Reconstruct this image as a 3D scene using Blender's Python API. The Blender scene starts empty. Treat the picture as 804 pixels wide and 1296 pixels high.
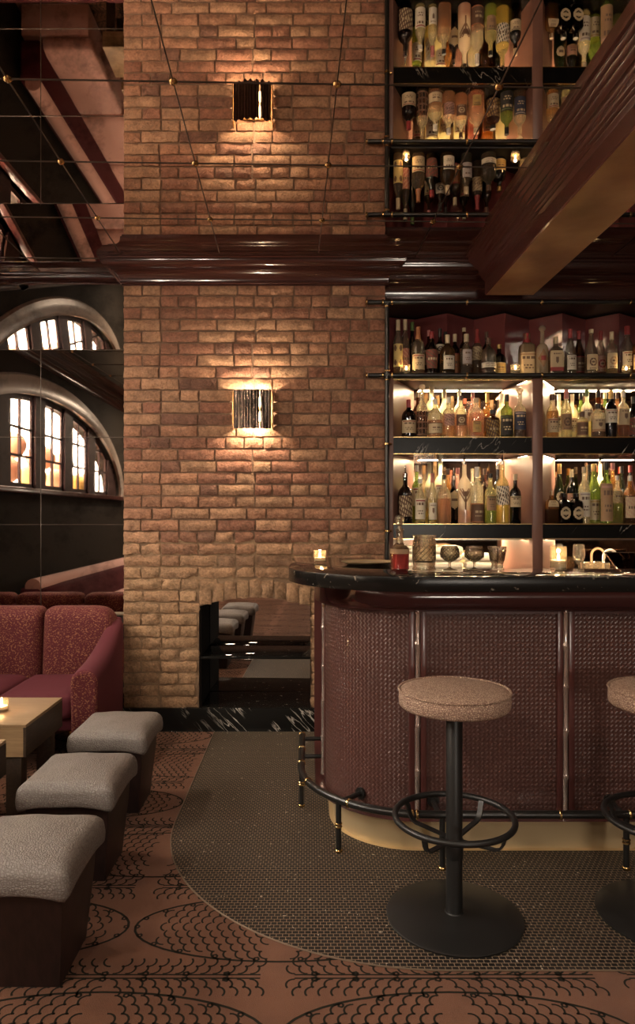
import bpy, bmesh, math, random
from mathutils import Vector, Matrix
R = random.Random(7)
PI = math.pi
scene = bpy.context.scene
C = scene.collection
F, CX, CY, EYE = 892.0, 390.0, 651.0, 1.358       # focal length in pixels, vanishing point, eye height
def X_(px, D): return (px - CX) * D / F
def Z_(py, D): return EYE - (py - CY) * D / F

# ------------------------------------------------------------------ materials
def _nt(name):
    m = bpy.data.materials.new(name); m.use_nodes = True
    nt = m.node_tree
    return m, nt, nt.nodes['Principled BSDF'], nt.nodes, nt.links
def setp(p, **k):
    for a, v in k.items():
        p.inputs[a.replace('_', ' ')].default_value = v
def mat(name, col, rough=.5, metal=0., coat=0., spec=.5, emit=None, es=0., bump=None, var=None, sheen=0.):
    m, nt, p, N, L = _nt(name)
    p.inputs['Base Color'].default_value = (*col, 1)
    p.inputs['Roughness'].default_value = rough; p.inputs['Metallic'].default_value = metal
    p.inputs['Coat Weight'].default_value = coat; p.inputs['Coat Roughness'].default_value = .08
    p.inputs['Specular IOR Level'].default_value = spec
    if sheen: p.inputs['Sheen Weight'].default_value = sheen; p.inputs['Sheen Roughness'].default_value = .4
    if emit: p.inputs['Emission Color'].default_value = (*emit, 1); p.inputs['Emission Strength'].default_value = es
    if bump or var:
        tc = N.new('ShaderNodeTexCoord')
        if bump:                                   # (scale, strength, distance)
            t = N.new('ShaderNodeTexNoise'); t.inputs['Scale'].default_value = bump[0]; t.inputs['Detail'].default_value = 4
            L.new(tc.outputs['Object'], t.inputs['Vector'])
            b = N.new('ShaderNodeBump'); b.inputs['Strength'].default_value = bump[1]; b.inputs['Distance'].default_value = bump[2]
            L.new(t.outputs['Fac'], b.inputs['Height']); L.new(b.outputs['Normal'], p.inputs['Normal'])
        if var:                                    # (scale, second colour)
            t2 = N.new('ShaderNodeTexNoise'); t2.inputs['Scale'].default_value = var[0]; t2.inputs['Detail'].default_value = 5
            L.new(tc.outputs['Object'], t2.inputs['Vector'])
            r = N.new('ShaderNodeValToRGB'); r.color_ramp.elements[0].position = .35; r.color_ramp.elements[1].position = .68
            r.color_ramp.elements[0].color = (*col, 1); r.color_ramp.elements[1].color = (*var[1], 1)
            L.new(t2.outputs['Fac'], r.inputs['Fac']); L.new(r.outputs['Color'], p.inputs['Base Color'])
    return m

def mk_brick():
    m, nt, p, N, L = _nt('old brick')
    a = N.new('ShaderNodeAttribute'); a.attribute_name = 'bc'
    tc = N.new('ShaderNodeTexCoord')
    n1 = N.new('ShaderNodeTexNoise'); n1.inputs['Scale'].default_value = 14; n1.inputs['Detail'].default_value = 6; n1.inputs['Roughness'].default_value = .65
    n2 = N.new('ShaderNodeTexNoise'); n2.inputs['Scale'].default_value = 70; n2.inputs['Detail'].default_value = 5; n2.inputs['Roughness'].default_value = .7
    for n in (n1, n2): L.new(tc.outputs['Object'], n.inputs['Vector'])
    r = N.new('ShaderNodeMapRange'); r.inputs['From Min'].default_value = .3; r.inputs['From Max'].default_value = .7
    r.inputs['To Min'].default_value = .62; r.inputs['To Max'].default_value = 1.25
    L.new(n1.outputs['Fac'], r.inputs['Value'])
    r2 = N.new('ShaderNodeMapRange'); r2.inputs['From Min'].default_value = .33; r2.inputs['From Max'].default_value = .6
    r2.inputs['To Min'].default_value = .66; r2.inputs['To Max'].default_value = 1.12
    L.new(n2.outputs['Fac'], r2.inputs['Value'])
    mm = N.new('ShaderNodeMath'); mm.operation = 'MULTIPLY'
    L.new(r.outputs[0], mm.inputs[0]); L.new(r2.outputs[0], mm.inputs[1])
    vm = N.new('ShaderNodeVectorMath'); vm.operation = 'SCALE'
    L.new(a.outputs['Color'], vm.inputs[0]); L.new(mm.outputs[0], vm.inputs['Scale'])
    L.new(vm.outputs[0], p.inputs['Base Color'])
    setp(p, Roughness=.82); p.inputs['Specular IOR Level'].default_value = .35
    b = N.new('ShaderNodeBump'); b.inputs['Strength'].default_value = 1.; b.inputs['Distance'].default_value = .008
    L.new(n2.outputs['Fac'], b.inputs['Height']); L.new(b.outputs['Normal'], p.inputs['Normal'])
    return m

def mk_mirror(name, col, rough, patch):
    m, nt, p, N, L = _nt(name)
    tc = N.new('ShaderNodeTexCoord')
    n = N.new('ShaderNodeTexNoise'); n.inputs['Scale'].default_value = 3.2; n.inputs['Detail'].default_value = 8; n.inputs['Roughness'].default_value = .7
    L.new(tc.outputs['Object'], n.inputs['Vector'])
    r = N.new('ShaderNodeValToRGB')
    r.color_ramp.elements[0].position = .34; r.color_ramp.elements[1].position = .5
    r.color_ramp.elements[0].color = (*[c * (1 - patch) for c in col], 1); r.color_ramp.elements[1].color = (*col, 1)
    L.new(n.outputs['Fac'], r.inputs['Fac']); L.new(r.outputs['Color'], p.inputs['Base Color'])
    setp(p, Metallic=1., Roughness=rough)
    return m

def mk_marble(name, scale=3., thr=.018, rough=.12, vein=(.55, .5, .44), base=(.012, .011, .010), rot=(.5, .6, .4), sc=(1.6, 1, 1), dist=.7, lo=.5):
    m, nt, p, N, L = _nt(name)
    tc = N.new('ShaderNodeTexCoord')
    mp = N.new('ShaderNodeMapping'); mp.vector_type = 'TEXTURE'; mp.inputs['Rotation'].default_value = rot; mp.inputs['Scale'].default_value = sc
    L.new(tc.outputs['Object'], mp.inputs['Vector'])
    n = N.new('ShaderNodeTexNoise'); n.inputs['Scale'].default_value = scale; n.inputs['Detail'].default_value = 7; n.inputs['Distortion'].default_value = dist
    L.new(mp.outputs[0], n.inputs['Vector'])
    s = N.new('ShaderNodeMath'); s.operation = 'SUBTRACT'; s.inputs[1].default_value = .5; L.new(n.outputs['Fac'], s.inputs[0])
    ab = N.new('ShaderNodeMath'); ab.operation = 'ABSOLUTE'; L.new(s.outputs[0], ab.inputs[0])
    r = N.new('ShaderNodeMapRange'); r.inputs['From Min'].default_value = 0; r.inputs['From Max'].default_value = thr
    r.inputs['To Min'].default_value = 1; r.inputs['To Max'].default_value = 0; L.new(ab.outputs[0], r.inputs['Value'])
    n2 = N.new('ShaderNodeTexNoise'); n2.inputs['Scale'].default_value = scale * .9; L.new(tc.outputs['Object'], n2.inputs['Vector'])
    r2 = N.new('ShaderNodeMapRange'); r2.inputs['From Min'].default_value = lo; r2.inputs['From Max'].default_value = lo + .12; L.new(n2.outputs['Fac'], r2.inputs['Value'])
    mu = N.new('ShaderNodeMath'); mu.operation = 'MULTIPLY'; L.new(r.outputs[0], mu.inputs[0]); L.new(r2.outputs[0], mu.inputs[1])
    mx = N.new('ShaderNodeMix'); mx.data_type = 'RGBA'
    mx.inputs[6].default_value = (*base, 1); mx.inputs[7].default_value = (*vein, 1)
    L.new(mu.outputs[0], mx.inputs[0]); L.new(mx.outputs[2], p.inputs['Base Color'])
    setp(p, Roughness=rough); p.inputs['Specular IOR Level'].default_value = .18
    return m

def mk_tile():
    m, nt, p, N, L = _nt('black mosaic')
    tc = N.new('ShaderNodeTexCoord')
    b = N.new('ShaderNodeTexBrick'); b.offset = .5; b.inputs['Scale'].default_value = 1
    b.inputs['Brick Width'].default_value = .0205; b.inputs['Row Height'].default_value = .0165
    b.inputs['Mortar Size'].default_value = .0012; b.inputs['Mortar Smooth'].default_value = .1
    b.inputs['Color1'].default_value = (.006, .005, .0045, 1); b.inputs['Color2'].default_value = (.015, .012, .010, 1)
    b.inputs['Mortar'].default_value = (.26, .19, .13, 1)
    L.new(tc.outputs['Object'], b.inputs['Vector'])
    # scattered paler marble chips
    n = N.new('ShaderNodeTexNoise'); n.inputs['Scale'].default_value = 75; n.inputs['Detail'].default_value = 0
    L.new(tc.outputs['Object'], n.inputs['Vector'])
    r = N.new('ShaderNodeMapRange'); r.inputs['From Min'].default_value = .80; r.inputs['From Max'].default_value = .82; L.new(n.outputs['Fac'], r.inputs['Value'])
    mx = N.new('ShaderNodeMix'); mx.data_type = 'RGBA'; mx.inputs[7].default_value = (.45, .38, .3, 1)
    L.new(r.outputs[0], mx.inputs[0]); L.new(b.outputs['Color'], mx.inputs[6]); L.new(mx.outputs[2], p.inputs['Base Color'])
    rr = N.new('ShaderNodeMapRange'); rr.inputs['To Min'].default_value = .5; p.inputs['Specular IOR Level'].default_value = .2; rr.inputs['To Max'].default_value = .8
    L.new(b.outputs['Fac'], rr.inputs['Value']); L.new(rr.outputs[0], p.inputs['Roughness'])
    bp = N.new('ShaderNodeBump'); bp.invert = True; bp.inputs['Strength'].default_value = .4; bp.inputs['Distance'].default_value = .001
    L.new(b.outputs['Fac'], bp.inputs['Height']); L.new(bp.outputs['Normal'], p.inputs['Normal'])
    return m

def mk_weave():
    """burgundy leather in a diagonal basket weave, driven by a UV map in metres"""
    m, nt, p, N, L = _nt('woven burgundy leather')
    uv = N.new('ShaderNodeUVMap'); uv.uv_map = 'UVMap'
    mp = N.new('ShaderNodeMapping'); mp.inputs['Rotation'].default_value = (0, 0, PI / 4); mp.inputs['Scale'].default_value = (1 / .0128, 1 / .0128, 1)
    L.new(uv.outputs[0], mp.inputs['Vector'])
    ck = N.new('ShaderNodeTexChecker'); ck.inputs['Scale'].default_value = 1.0; L.new(mp.outputs[0], ck.inputs['Vector'])
    sp = N.new('ShaderNodeSeparateXYZ'); L.new(mp.outputs[0], sp.inputs[0])
    hs = []
    for ax in (0, 1):
        mu = N.new('ShaderNodeMath'); mu.operation = 'MULTIPLY'; mu.inputs[1].default_value = PI; L.new(sp.outputs[ax], mu.inputs[0])
        si = N.new('ShaderNodeMath'); si.operation = 'SINE'; L.new(mu.outputs[0], si.inputs[0])
        ab = N.new('ShaderNodeMath'); ab.operation = 'ABSOLUTE'; L.new(si.outputs[0], ab.inputs[0])
        pw = N.new('ShaderNodeMath'); pw.operation = 'POWER'; pw.inputs[1].default_value = .5; L.new(ab.outputs[0], pw.inputs[0])
        hs.append(pw)
    mx = N.new('ShaderNodeMix'); L.new(ck.outputs['Fac'], mx.inputs[0]); L.new(hs[0].outputs[0], mx.inputs[2]); L.new(hs[1].outputs[0], mx.inputs[3])
    bp = N.new('ShaderNodeBump'); bp.inputs['Strength'].default_value = .9; bp.inputs['Distance'].default_value = .0027
    L.new(mx.outputs[0], bp.inputs['Height']); L.new(bp.outputs['Normal'], p.inputs['Normal'])
    p.inputs['Base Color'].default_value = (.088, .037, .030, 1)
    setp(p, Roughness=.3); p.inputs['Coat Weight'].default_value = .45
    return m

def mk_fabric(name, col, fleck, scale=90., amt=.5, bumpd=.0015, rough=.8, lo=.55, hi=.62):
    """woven upholstery: base colour with flecks that run in short slanted dashes"""
    m, nt, p, N, L = _nt(name)
    tc = N.new('ShaderNodeTexCoord')
    mp = N.new('ShaderNodeMapping'); mp.inputs['Rotation'].default_value = (.6, .75, .55); mp.inputs['Scale'].default_value = (1, 3.2, 1.3)
    L.new(tc.outputs['Object'], mp.inputs['Vector'])
    v = N.new('ShaderNodeTexNoise'); v.inputs['Scale'].default_value = scale; v.inputs['Detail'].default_value = 1.5
    L.new(mp.outputs[0], v.inputs['Vector'])
    r = N.new('ShaderNodeMapRange'); r.inputs['From Min'].default_value = lo; r.inputs['From Max'].default_value = hi; r.inputs['To Max'].default_value = amt
    L.new(v.outputs['Fac'], r.inputs['Value'])
    mx = N.new('ShaderNodeMix'); mx.data_type = 'RGBA'; mx.inputs[6].default_value = (*col, 1); mx.inputs[7].default_value = (*fleck, 1)
    L.new(r.outputs[0], mx.inputs[0]); L.new(mx.outputs[2], p.inputs['Base Color'])
    b = N.new('ShaderNodeBump'); b.inputs['Strength'].default_value = .5; b.inputs['Distance'].default_value = bumpd
    L.new(v.outputs['Fac'], b.inputs['Height']); L.new(b.outputs['Normal'], p.inputs['Normal'])
    setp(p, Roughness=rough); p.inputs['Specular IOR Level'].default_value = .15
    return m

def mk_scales(name, col, col2, scale, rough, dist=.0025, edge=.22):
    """scaly embossed upholstery"""
    m, nt, p, N, L = _nt(name)
    tc = N.new('ShaderNodeTexCoord')
    v = N.new('ShaderNodeTexVoronoi'); v.feature = 'DISTANCE_TO_EDGE'; v.inputs['Scale'].default_value = scale
    L.new(tc.outputs['Object'], v.inputs['Vector'])
    r = N.new('ShaderNodeMapRange'); r.inputs['From Min'].default_value = 0; r.inputs['From Max'].default_value = edge
    L.new(v.outputs['Distance'], r.inputs['Value'])
    mx = N.new('ShaderNodeMix'); mx.data_type = 'RGBA'; mx.inputs[6].default_value = (*col2, 1); mx.inputs[7].default_value = (*col, 1)
    L.new(r.outputs[0], mx.inputs[0]); L.new(mx.outputs[2], p.inputs['Base Color'])
    b = N.new('ShaderNodeBump'); b.inputs['Strength'].default_value = .7; b.inputs['Distance'].default_value = dist
    L.new(r.outputs[0], b.inputs['Height']); L.new(b.outputs['Normal'], p.inputs['Normal'])
    setp(p, Roughness=rough)
    return m

def mk_wood(name, c1, c2, rough=.4, scale=(1, 14, 14), coat=0.):
    m, nt, p, N, L = _nt(name)
    tc = N.new('ShaderNodeTexCoord')
    mp = N.new('ShaderNodeMapping'); mp.inputs['Scale'].default_value = scale; L.new(tc.outputs['Object'], mp.inputs['Vector'])
    n = N.new('ShaderNodeTexNoise'); n.inputs['Scale'].default_value = 5; n.inputs['Detail'].default_value = 6; n.inputs['Distortion'].default_value = .4
    L.new(mp.outputs[0], n.inputs['Vector'])
    r = N.new('ShaderNodeValToRGB'); r.color_ramp.elements[0].position = .35; r.color_ramp.elements[1].position = .68
    r.color_ramp.elements[0].color = (*c1, 1); r.color_ramp.elements[1].color = (*c2, 1)
    L.new(n.outputs['Fac'], r.inputs['Fac']); L.new(r.outputs['Color'], p.inputs['Base Color'])
    setp(p, Roughness=rough); p.inputs['Coat Weight'].default_value = coat
    return m

def mk_thin(name, tint, gloss=.06, trans=0., tcol=None, rough=.02):
    """thin glass: tinted see-through, a mirror sheen at grazing angles, optionally a share of light scattered through it"""
    m = bpy.data.materials.new(name); m.use_nodes = True
    nt = m.node_tree; N, L = nt.nodes, nt.links
    for n in list(N): N.remove(n)
    out = N.new('ShaderNodeOutputMaterial')
    t = N.new('ShaderNodeBsdfTransparent'); t.inputs['Color'].default_value = (*tint, 1)
    base = t.outputs[0]
    if trans:
        tr = N.new('ShaderNodeBsdfTranslucent'); tr.inputs['Color'].default_value = (*(tcol or tint), 1)
        df = N.new('ShaderNodeBsdfDiffuse'); df.inputs['Color'].default_value = (*(tcol or tint), 1)
        m0 = N.new('ShaderNodeMixShader'); m0.inputs[0].default_value = .25
        L.new(tr.outputs[0], m0.inputs[1]); L.new(df.outputs[0], m0.inputs[2])
        mm = N.new('ShaderNodeMixShader'); mm.inputs[0].default_value = trans
        L.new(base, mm.inputs[1]); L.new(m0.outputs[0], mm.inputs[2]); base = mm.outputs[0]
    g = N.new('ShaderNodeBsdfGlossy'); g.inputs['Roughness'].default_value = rough; g.inputs['Color'].default_value = (1, 1, 1, 1)
    lw = N.new('ShaderNodeLayerWeight'); lw.inputs['Blend'].default_value = .35
    pw = N.new('ShaderNodeMath'); pw.operation = 'POWER'; pw.inputs[1].default_value = 2.2; L.new(lw.outputs['Facing'], pw.inputs[0])
    mr = N.new('ShaderNodeMapRange'); mr.inputs['To Min'].default_value = gloss; mr.inputs['To Max'].default_value = .75; L.new(pw.outputs[0], mr.inputs['Value'])
    mx = N.new('ShaderNodeMixShader'); L.new(mr.outputs[0], mx.inputs[0]); L.new(base, mx.inputs[1]); L.new(g.outputs[0], mx.inputs[2])
    L.new(mx.outputs[0], out.inputs['Surface'])
    return m

def mk_glass(name, col=(1, 1, 1), ior=1.5, rough=0.):
    m, nt, p, N, L = _nt(name)
    p.inputs['Base Color'].default_value = (*col, 1); setp(p, Roughness=rough, IOR=ior); p.inputs['Transmission Weight'].default_value = 1
    return m

def mk_half(name, thin, col, ior=1.45, fac=.5):
    """a share of truly refracting glass over the thin glass above"""
    m = thin.copy(); m.name = name
    nt = m.node_tree; N, L = nt.nodes, nt.links
    out = [n for n in N if n.type == 'OUTPUT_MATERIAL'][0]; src = out.inputs['Surface'].links[0].from_socket
    g = N.new('ShaderNodeBsdfGlass'); g.inputs['Color'].default_value = (*col, 1); g.inputs['IOR'].default_value = ior; g.inputs['Roughness'].default_value = 0
    mx = N.new('ShaderNodeMixShader'); mx.inputs[0].default_value = fac
    L.new(src, mx.inputs[1]); L.new(g.outputs[0], mx.inputs[2]); L.new(mx.outputs[0], out.inputs['Surface'])
    return m
def mk_emit(name, col, s):
    m = bpy.data.materials.new(name); m.use_nodes = True
    nt = m.node_tree; N, L = nt.nodes, nt.links
    for n in list(N): N.remove(n)
    out = N.new('ShaderNodeOutputMaterial'); e = N.new('ShaderNodeEmission')
    e.inputs['Color'].default_value = (*col, 1); e.inputs['Strength'].default_value = s
    L.new(e.outputs[0], out.inputs['Surface'])
    return m

WARM = (1., .74, .44)
M = dict(
    brick=mk_brick(),
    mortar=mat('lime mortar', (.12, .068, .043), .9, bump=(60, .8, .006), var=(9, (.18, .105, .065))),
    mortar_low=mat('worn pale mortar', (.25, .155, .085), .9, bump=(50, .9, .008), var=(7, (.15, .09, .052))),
    ceil=mk_mirror('smoked ceiling mirror', (.86, .77, .69), .012, .10),
    wmir=mk_mirror('antiqued wall mirror', (.70, .61, .53), .02, .5),
    nmir=mk_mirror('niche mirror', (.74, .68, .62), .01, .08),
    marble=mk_marble('black marble with white veins', 4., .022, rot=(0, .80, 0), sc=(1.3, 1, .16), dist=.25, lo=.46),
    marble2=mk_marble('black marble shelf', 4., .010, .24, base=(.006, .0055, .005), rot=(0, -1.0, 0), sc=(1.6, 1, .3), dist=.3, lo=.50),
    counter=mk_marble('black granite counter', 26., .02, .04, (.42, .36, .29), (.010, .009, .008), dist=.2, lo=.60),
    tile=mk_tile(),
    carpet=mat('russet carpet', (.165, .074, .042), .95, bump=(420, .7, .003), var=(5, (.128, .055, .032)), spec=.1, sheen=.15),
    ink=mat('dark carpet line', (.022, .019, .014), .95, spec=.1),
    brass=mat('brass', (.62, .42, .18), .24, 1.),
    plinth=mat('satin brass sheet', (.62, .47, .27), .42, .55, bump=(3, .05, .01)),
    chrome=mat('polished pewter', (.62, .50, .44), .20, .75, coat=.5),
    black=mat('black powder coat', (.010, .0095, .009), .42),
    pipe=mat('black pipe', (.012, .011, .010), .3),
    joint=mat('dark joint strip', (.05, .035, .025), .4, .5),
    jointl=mat('pale joint strip', (.22, .165, .115), .45, .6),
    burg=mat('burgundy lacquer', (.078, .023, .020), .2, coat=.6, bump=(6, .05, .01)),
    soffit=mat('beam underside tinted with shelf glow', (.62, .38, .20), .40, .35, coat=.2, bump=(7, .4, .012), var=(2.6, (.30, .15, .085))),  # beam underside: gold of the reflected shelf light put into its colour
    burg2=mat('burgundy painted wood', (.085, .026, .022), .32, coat=.3),
    cornice=mat('dark burgundy gloss cornice', (.040, .013, .010), .17, coat=.5),
    weave=mk_weave(),
    seatw=mk_scales('pale woven dot upholstery', (.62, .45, .33), (.20, .105, .078), 150., .8, .003, .30),
    otto=mk_scales('grey scale upholstery', (.205, .180, .160), (.120, .094, .084), 120., .44, .0018),
    ottow=mk_wood('dark stained wood', (.013, .007, .006), (.026, .012, .010), .45, (14, 14, 1)),
    sofap=mk_fabric('burgundy gold fleck fabric', (.088, .0165, .0205), (.32, .15, .075), 105., .6, .0012),
    sofa=mat('plain burgundy fabric', (.090, .0155, .0225), .85, spec=.25, bump=(500, .3, .001)),
    pink=mat('dusty pink upholstery', (.72, .42, .37), .7, sheen=.4, bump=(5, .1, .02)),
    oak=mk_wood('oak', (.26, .165, .085), (.33, .215, .115), .42, (2, 22, 22)),
    oakd=mk_wood('dark oak', (.030, .019, .012), (.055, .034, .020), .45, (22, 2, 22)),
    panel=mat('mauve shelf lining', (.215, .108, .080), .35, var=(3, (.18, .088, .066))),
    zig=mat('folded burgundy lacquer', (.17, .045, .043), .06, coat=1.),
    edge=mk_marble('honed granite edge', 26., .02, .22, (.42, .36, .29), (.010, .009, .008), dist=.2, lo=.60),
    bronze=mk_mirror('bronze back mirror', (.30, .20, .135), .06, .5),
    dark=mat('dark brown paint', (.035, .02, .016), .5),
    rearwall=mat('brown plaster', (.11, .062, .045), .75),
    stone=mat('pale grey stone', (.30, .25, .21), .3, bump=(8, .2, .01)),
    frame=mat('brown window paint', (.040, .015, .012), .6, spec=.25),
    led=mk_emit('warm strip light', WARM, 900.), led2=mk_emit('dim strip light', WARM, 95.),
    shade=mat('dark chrome', (.26, .21, .18), .10, 1.),
    bulb=mk_emit('bulb glow', (1, .74, .44), 14.),
    flame=mk_emit('flame', (1, .66, .30), 70.),
    fill_glow=mk_emit('fill lamp glow', (1, .80, .58), 10.),
    wax=mat('white wax', (.8, .7, .55), .5, emit=(1, .7, .4), es=.0),
    pane=mk_thin('window pane', (.96, .96, .96), .03),
    crystal=mk_thin('cut crystal', (.95, .93, .87), .10, .02, (1., .92, .75)), cutline=mk_thin('cut facet', (.38, .31, .22), .12),
    votive=mk_thin('votive glass', (.95, .92, .86), .10, .05, (.9, .8, .65)),
    liqpink=mk_thin('pink liquid', (.82, .30, .32), .0, .30, (.75, .22, .24)),
    cloth=mat('white towel', (.82, .74, .62), .9, bump=(120, .5, .003)),
    steel=mat('steel', (.6, .55, .5), .22, 1.),
    lantern=mat('orange lantern paper', (.70, .34, .20), .7),
    lantern2=mat('yellow lantern paper', (.9, .55, .15), .7),
    facade=mat('pale facade', (.55, .47, .36), .9, var=(2, (.45, .36, .26))),
    white=mat('white paint', (.8, .78, .74), .6),
    asphalt=mat('pavement', (.25, .24, .23), .9),
    towel=mat('grey slate', (.1, .09, .08), .6),
)

# ------------------------------------------------------------------ mesh builder
class MB:
    def __init__(s): s.v = []; s.f = []; s.m = []; s.sm = []; s.uv = {}
    def add(s, verts, faces, mi=0, smooth=True):
        o = len(s.v); s.v += [tuple(p) for p in verts]
        for f in faces: s.f.append(tuple(i + o for i in f)); s.m.append(mi); s.sm.append(smooth)
        return o
    def box(s, x0, x1, y0, y1, z0, z1, mi=0, b=0., n=2):
        if b > 0:
            bm = bmesh.new(); bmesh.ops.create_cube(bm, size=1)
            for v in bm.verts:
                v.co = Vector(((x0 + x1) / 2 + v.co.x * (x1 - x0), (y0 + y1) / 2 + v.co.y * (y1 - y0), (z0 + z1) / 2 + v.co.z * (z1 - z0)))
            bmesh.ops.bevel(bm, geom=list(bm.edges), offset=b, segments=n, profile=.5, affect='EDGES')
            s.bm(bm, mi); return s
        v = [(x, y, z) for x in (x0, x1) for y in (y0, y1) for z in (z0, z1)]
        s.add(v, [(0, 1, 3, 2), (4, 6, 7, 5), (0, 4, 5, 1), (2, 3, 7, 6), (0, 2, 6, 4), (1, 5, 7, 3)], mi, False); return s
    def bm(s, bm, mi=0, smooth=True):
        bm.verts.index_update()
        s.add([v.co[:] for v in bm.verts], [[v.index for v in f.verts] for f in bm.faces], mi, smooth); bm.free()
    def tube(s, pts, r, n=10, mi=0, closed=False, cap=True):
        pts = [Vector(p) for p in pts]; k = len(pts)
        rs = r if isinstance(r, (list, tuple)) else [r] * k
        rings = []; up = None
        for i, p in enumerate(pts):
            a = pts[(i - 1) % k] if (closed or i > 0) else p
            b = pts[(i + 1) % k] if (closed or i < k - 1) else p
            t = (b - a).normalized()
            if up is None:
                up = Vector((0, 0, 1)) if abs(t.z) < .9 else Vector((1, 0, 0))
            up = (up - t * up.dot(t)).normalized(); w = t.cross(up)
            rings.append([p + (up * math.cos(2 * PI * j / n) + w * math.sin(2 * PI * j / n)) * rs[i] for j in range(n)])
        vs = [q for rg in rings for q in rg]; fs = []
        for i in range(k if closed else k - 1):
            a, b = i * n, ((i + 1) % k) * n
            for j in range(n): fs.append((a + j, a + (j + 1) % n, b + (j + 1) % n, b + j))
        if cap and not closed:
            fs.append(tuple(range(n - 1, -1, -1))); fs.append(tuple((k - 1) * n + j for j in range(n)))
        s.add(vs, fs, mi); return s
    def lathe(s, prof, c=(0, 0, 0), n=20, mi=0, sq=0., cap=True, rot=0.):
        """prof: (radius, z) upward; sq > 0 pulls the circle towards a rounded square"""
        vs, fs = [], []
        for r, z in prof:
            for j in range(n):
                a = 2 * PI * j / n + rot
                k = 1.
                if sq:
                    e = 2 + sq * 6; k = (abs(math.cos(a)) ** e + abs(math.sin(a)) ** e) ** (-1 / e)
                vs.append((c[0] + r * k * math.cos(a), c[1] + r * k * math.sin(a), c[2] + z))
        m = len(prof)
        for i in range(m - 1):
            for j in range(n):
                fs.append((i * n + j, i * n + (j + 1) % n, (i + 1) * n + (j + 1) % n, (i + 1) * n + j))
        if cap:
            if prof[0][0] > 1e-5: fs.append(tuple(range(n - 1, -1, -1)))
            if prof[-1][0] > 1e-5: fs.append(tuple((m - 1) * n + j for j in range(n)))
        s.add(vs, fs, mi); return s
    def rbox(s, c, size, r, n=7, deform=None, mi=0):
        """softly rounded box, each side an n x n grid"""
        bm = bmesh.new(); bmesh.ops.create_cube(bm, size=2)
        bmesh.ops.subdivide_edges(bm, edges=list(bm.edges), cuts=n, use_grid_fill=True)
        h = [q / 2 for q in size]
        for v in bm.verts:
            u = v.co.copy()
            p = Vector((u.x * h[0], u.y * h[1], u.z * h[2]))
            q = Vector([max(-h[i] + r, min(h[i] - r, p[i])) for i in range(3)])
            d = p - q
            if d.length > 1e-9: p = q + d.normalized() * r
            if deform: p = deform(u, p)
            v.co = p + Vector(c)
        s.bm(bm, mi); return s
    def ngon_prism(s, poly, z0, z1, mi=0):
        n = len(poly)
        vs = [(x, y, z0) for x, y in poly] + [(x, y, z1) for x, y in poly]
        fs = [tuple(range(n - 1, -1, -1)), tuple(range(n, 2 * n))]
        s.add(vs, fs, mi, False)
        o = len(s.v) - 2 * n
        for i in range(n):
            j = (i + 1) % n
            s.f.append((o + i, o + j, o + n + j, o + n + i)); s.m.append(mi); s.sm.append(True)
        return s
    def sweep(s, path, prof, mi=0, side=1, capends=True):
        """profile (outward offset, z) carried along a plan polyline with mitred corners; side=+1: outward is to the right of travel"""
        P = [Vector((x, y)) for x, y in path]; k = len(P); nn = []
        for i in range(k):
            ns = []
            for a, b in ((i - 1, i), (i, i + 1)):
                if 0 <= a and b < k:
                    t = (P[b] - P[a]).normalized(); ns.append(Vector((t.y, -t.x)) * side)
            if len(ns) == 2:
                m = (ns[0] + ns[1]); m = m / max(m.dot(ns[0]), .2); nn.append(m)
            else: nn.append(ns[0])
        m = len(prof); vs, fs = [], []
        for i in range(k):
            for o, z in prof: vs.append((P[i].x + nn[i].x * o, P[i].y + nn[i].y * o, z))
        for i in range(k - 1):
            for j in range(m - 1): fs.append((i * m + j, (i + 1) * m + j, (i + 1) * m + j + 1, i * m + j + 1))
        if capends: fs += [tuple(range(m)), tuple((k - 1) * m + j for j in range(m - 1, -1, -1))]
        s.add(vs, fs, mi); return s
    def build(s, name, mats, parent=None, loc=None, rz=0., sharp=35., kind=None):
        me = bpy.data.meshes.new(name); me.from_pydata(s.v, [], s.f)
        for m in (mats if isinstance(mats, (list, tuple)) else [mats]): me.materials.append(M[m] if isinstance(m, str) else m)
        me.polygons.foreach_set('material_index', s.m); me.polygons.foreach_set('use_smooth', s.sm)
        me.update()
        try: me.set_sharp_from_angle(angle=math.radians(sharp))
        except Exception: pass
        o = bpy.data.objects.new(name, me); C.objects.link(o)
        if loc: o.location = loc
        if rz: o.rotation_euler = (0, 0, rz)
        if parent: o.parent = parent
        if kind: o['kind'] = kind
        return o
def fixn(o):
    bm = bmesh.new(); bm.from_mesh(o.data); bmesh.ops.recalc_face_normals(bm, faces=list(bm.faces)); bm.to_mesh(o.data); bm.free(); return o
def tag(o, label, cat, group=None):
    o['label'] = label; o['category'] = cat
    if group: o['group'] = group
    return o
def thing(name, label, cat, loc=(0, 0, 0), rz=0., group=None):
    o = bpy.data.objects.new(name, None); C.objects.link(o); o.empty_display_size = .1
    o.location = loc; o.rotation_euler = (0, 0, rz)
    return tag(o, label, cat, group)
def copy_tree(o, parent=None):
    c = o.copy(); C.objects.link(c)
    if parent: c.parent = parent
    for ch in list(o.children): copy_tree(ch, c)
    return c
def S(o): o['kind'] = 'structure'; return o

# ------------------------------------------------------------------ the room
ZC = 2.95                                     # mirrored ceiling
XL, XR, YB, YM = -2.60, 2.72, -4.2, 4.72      # left wall, right wall, rear wall, mirror wall of the alcove
CHX0, CHX1, CHY = -1.157, .484, 4.42          # chimney breast
ROT = math.radians(1.5)
def grid_pt(u, v): return (u * math.cos(ROT) - v * math.sin(ROT), u * math.sin(ROT) + v * math.cos(ROT))

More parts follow.
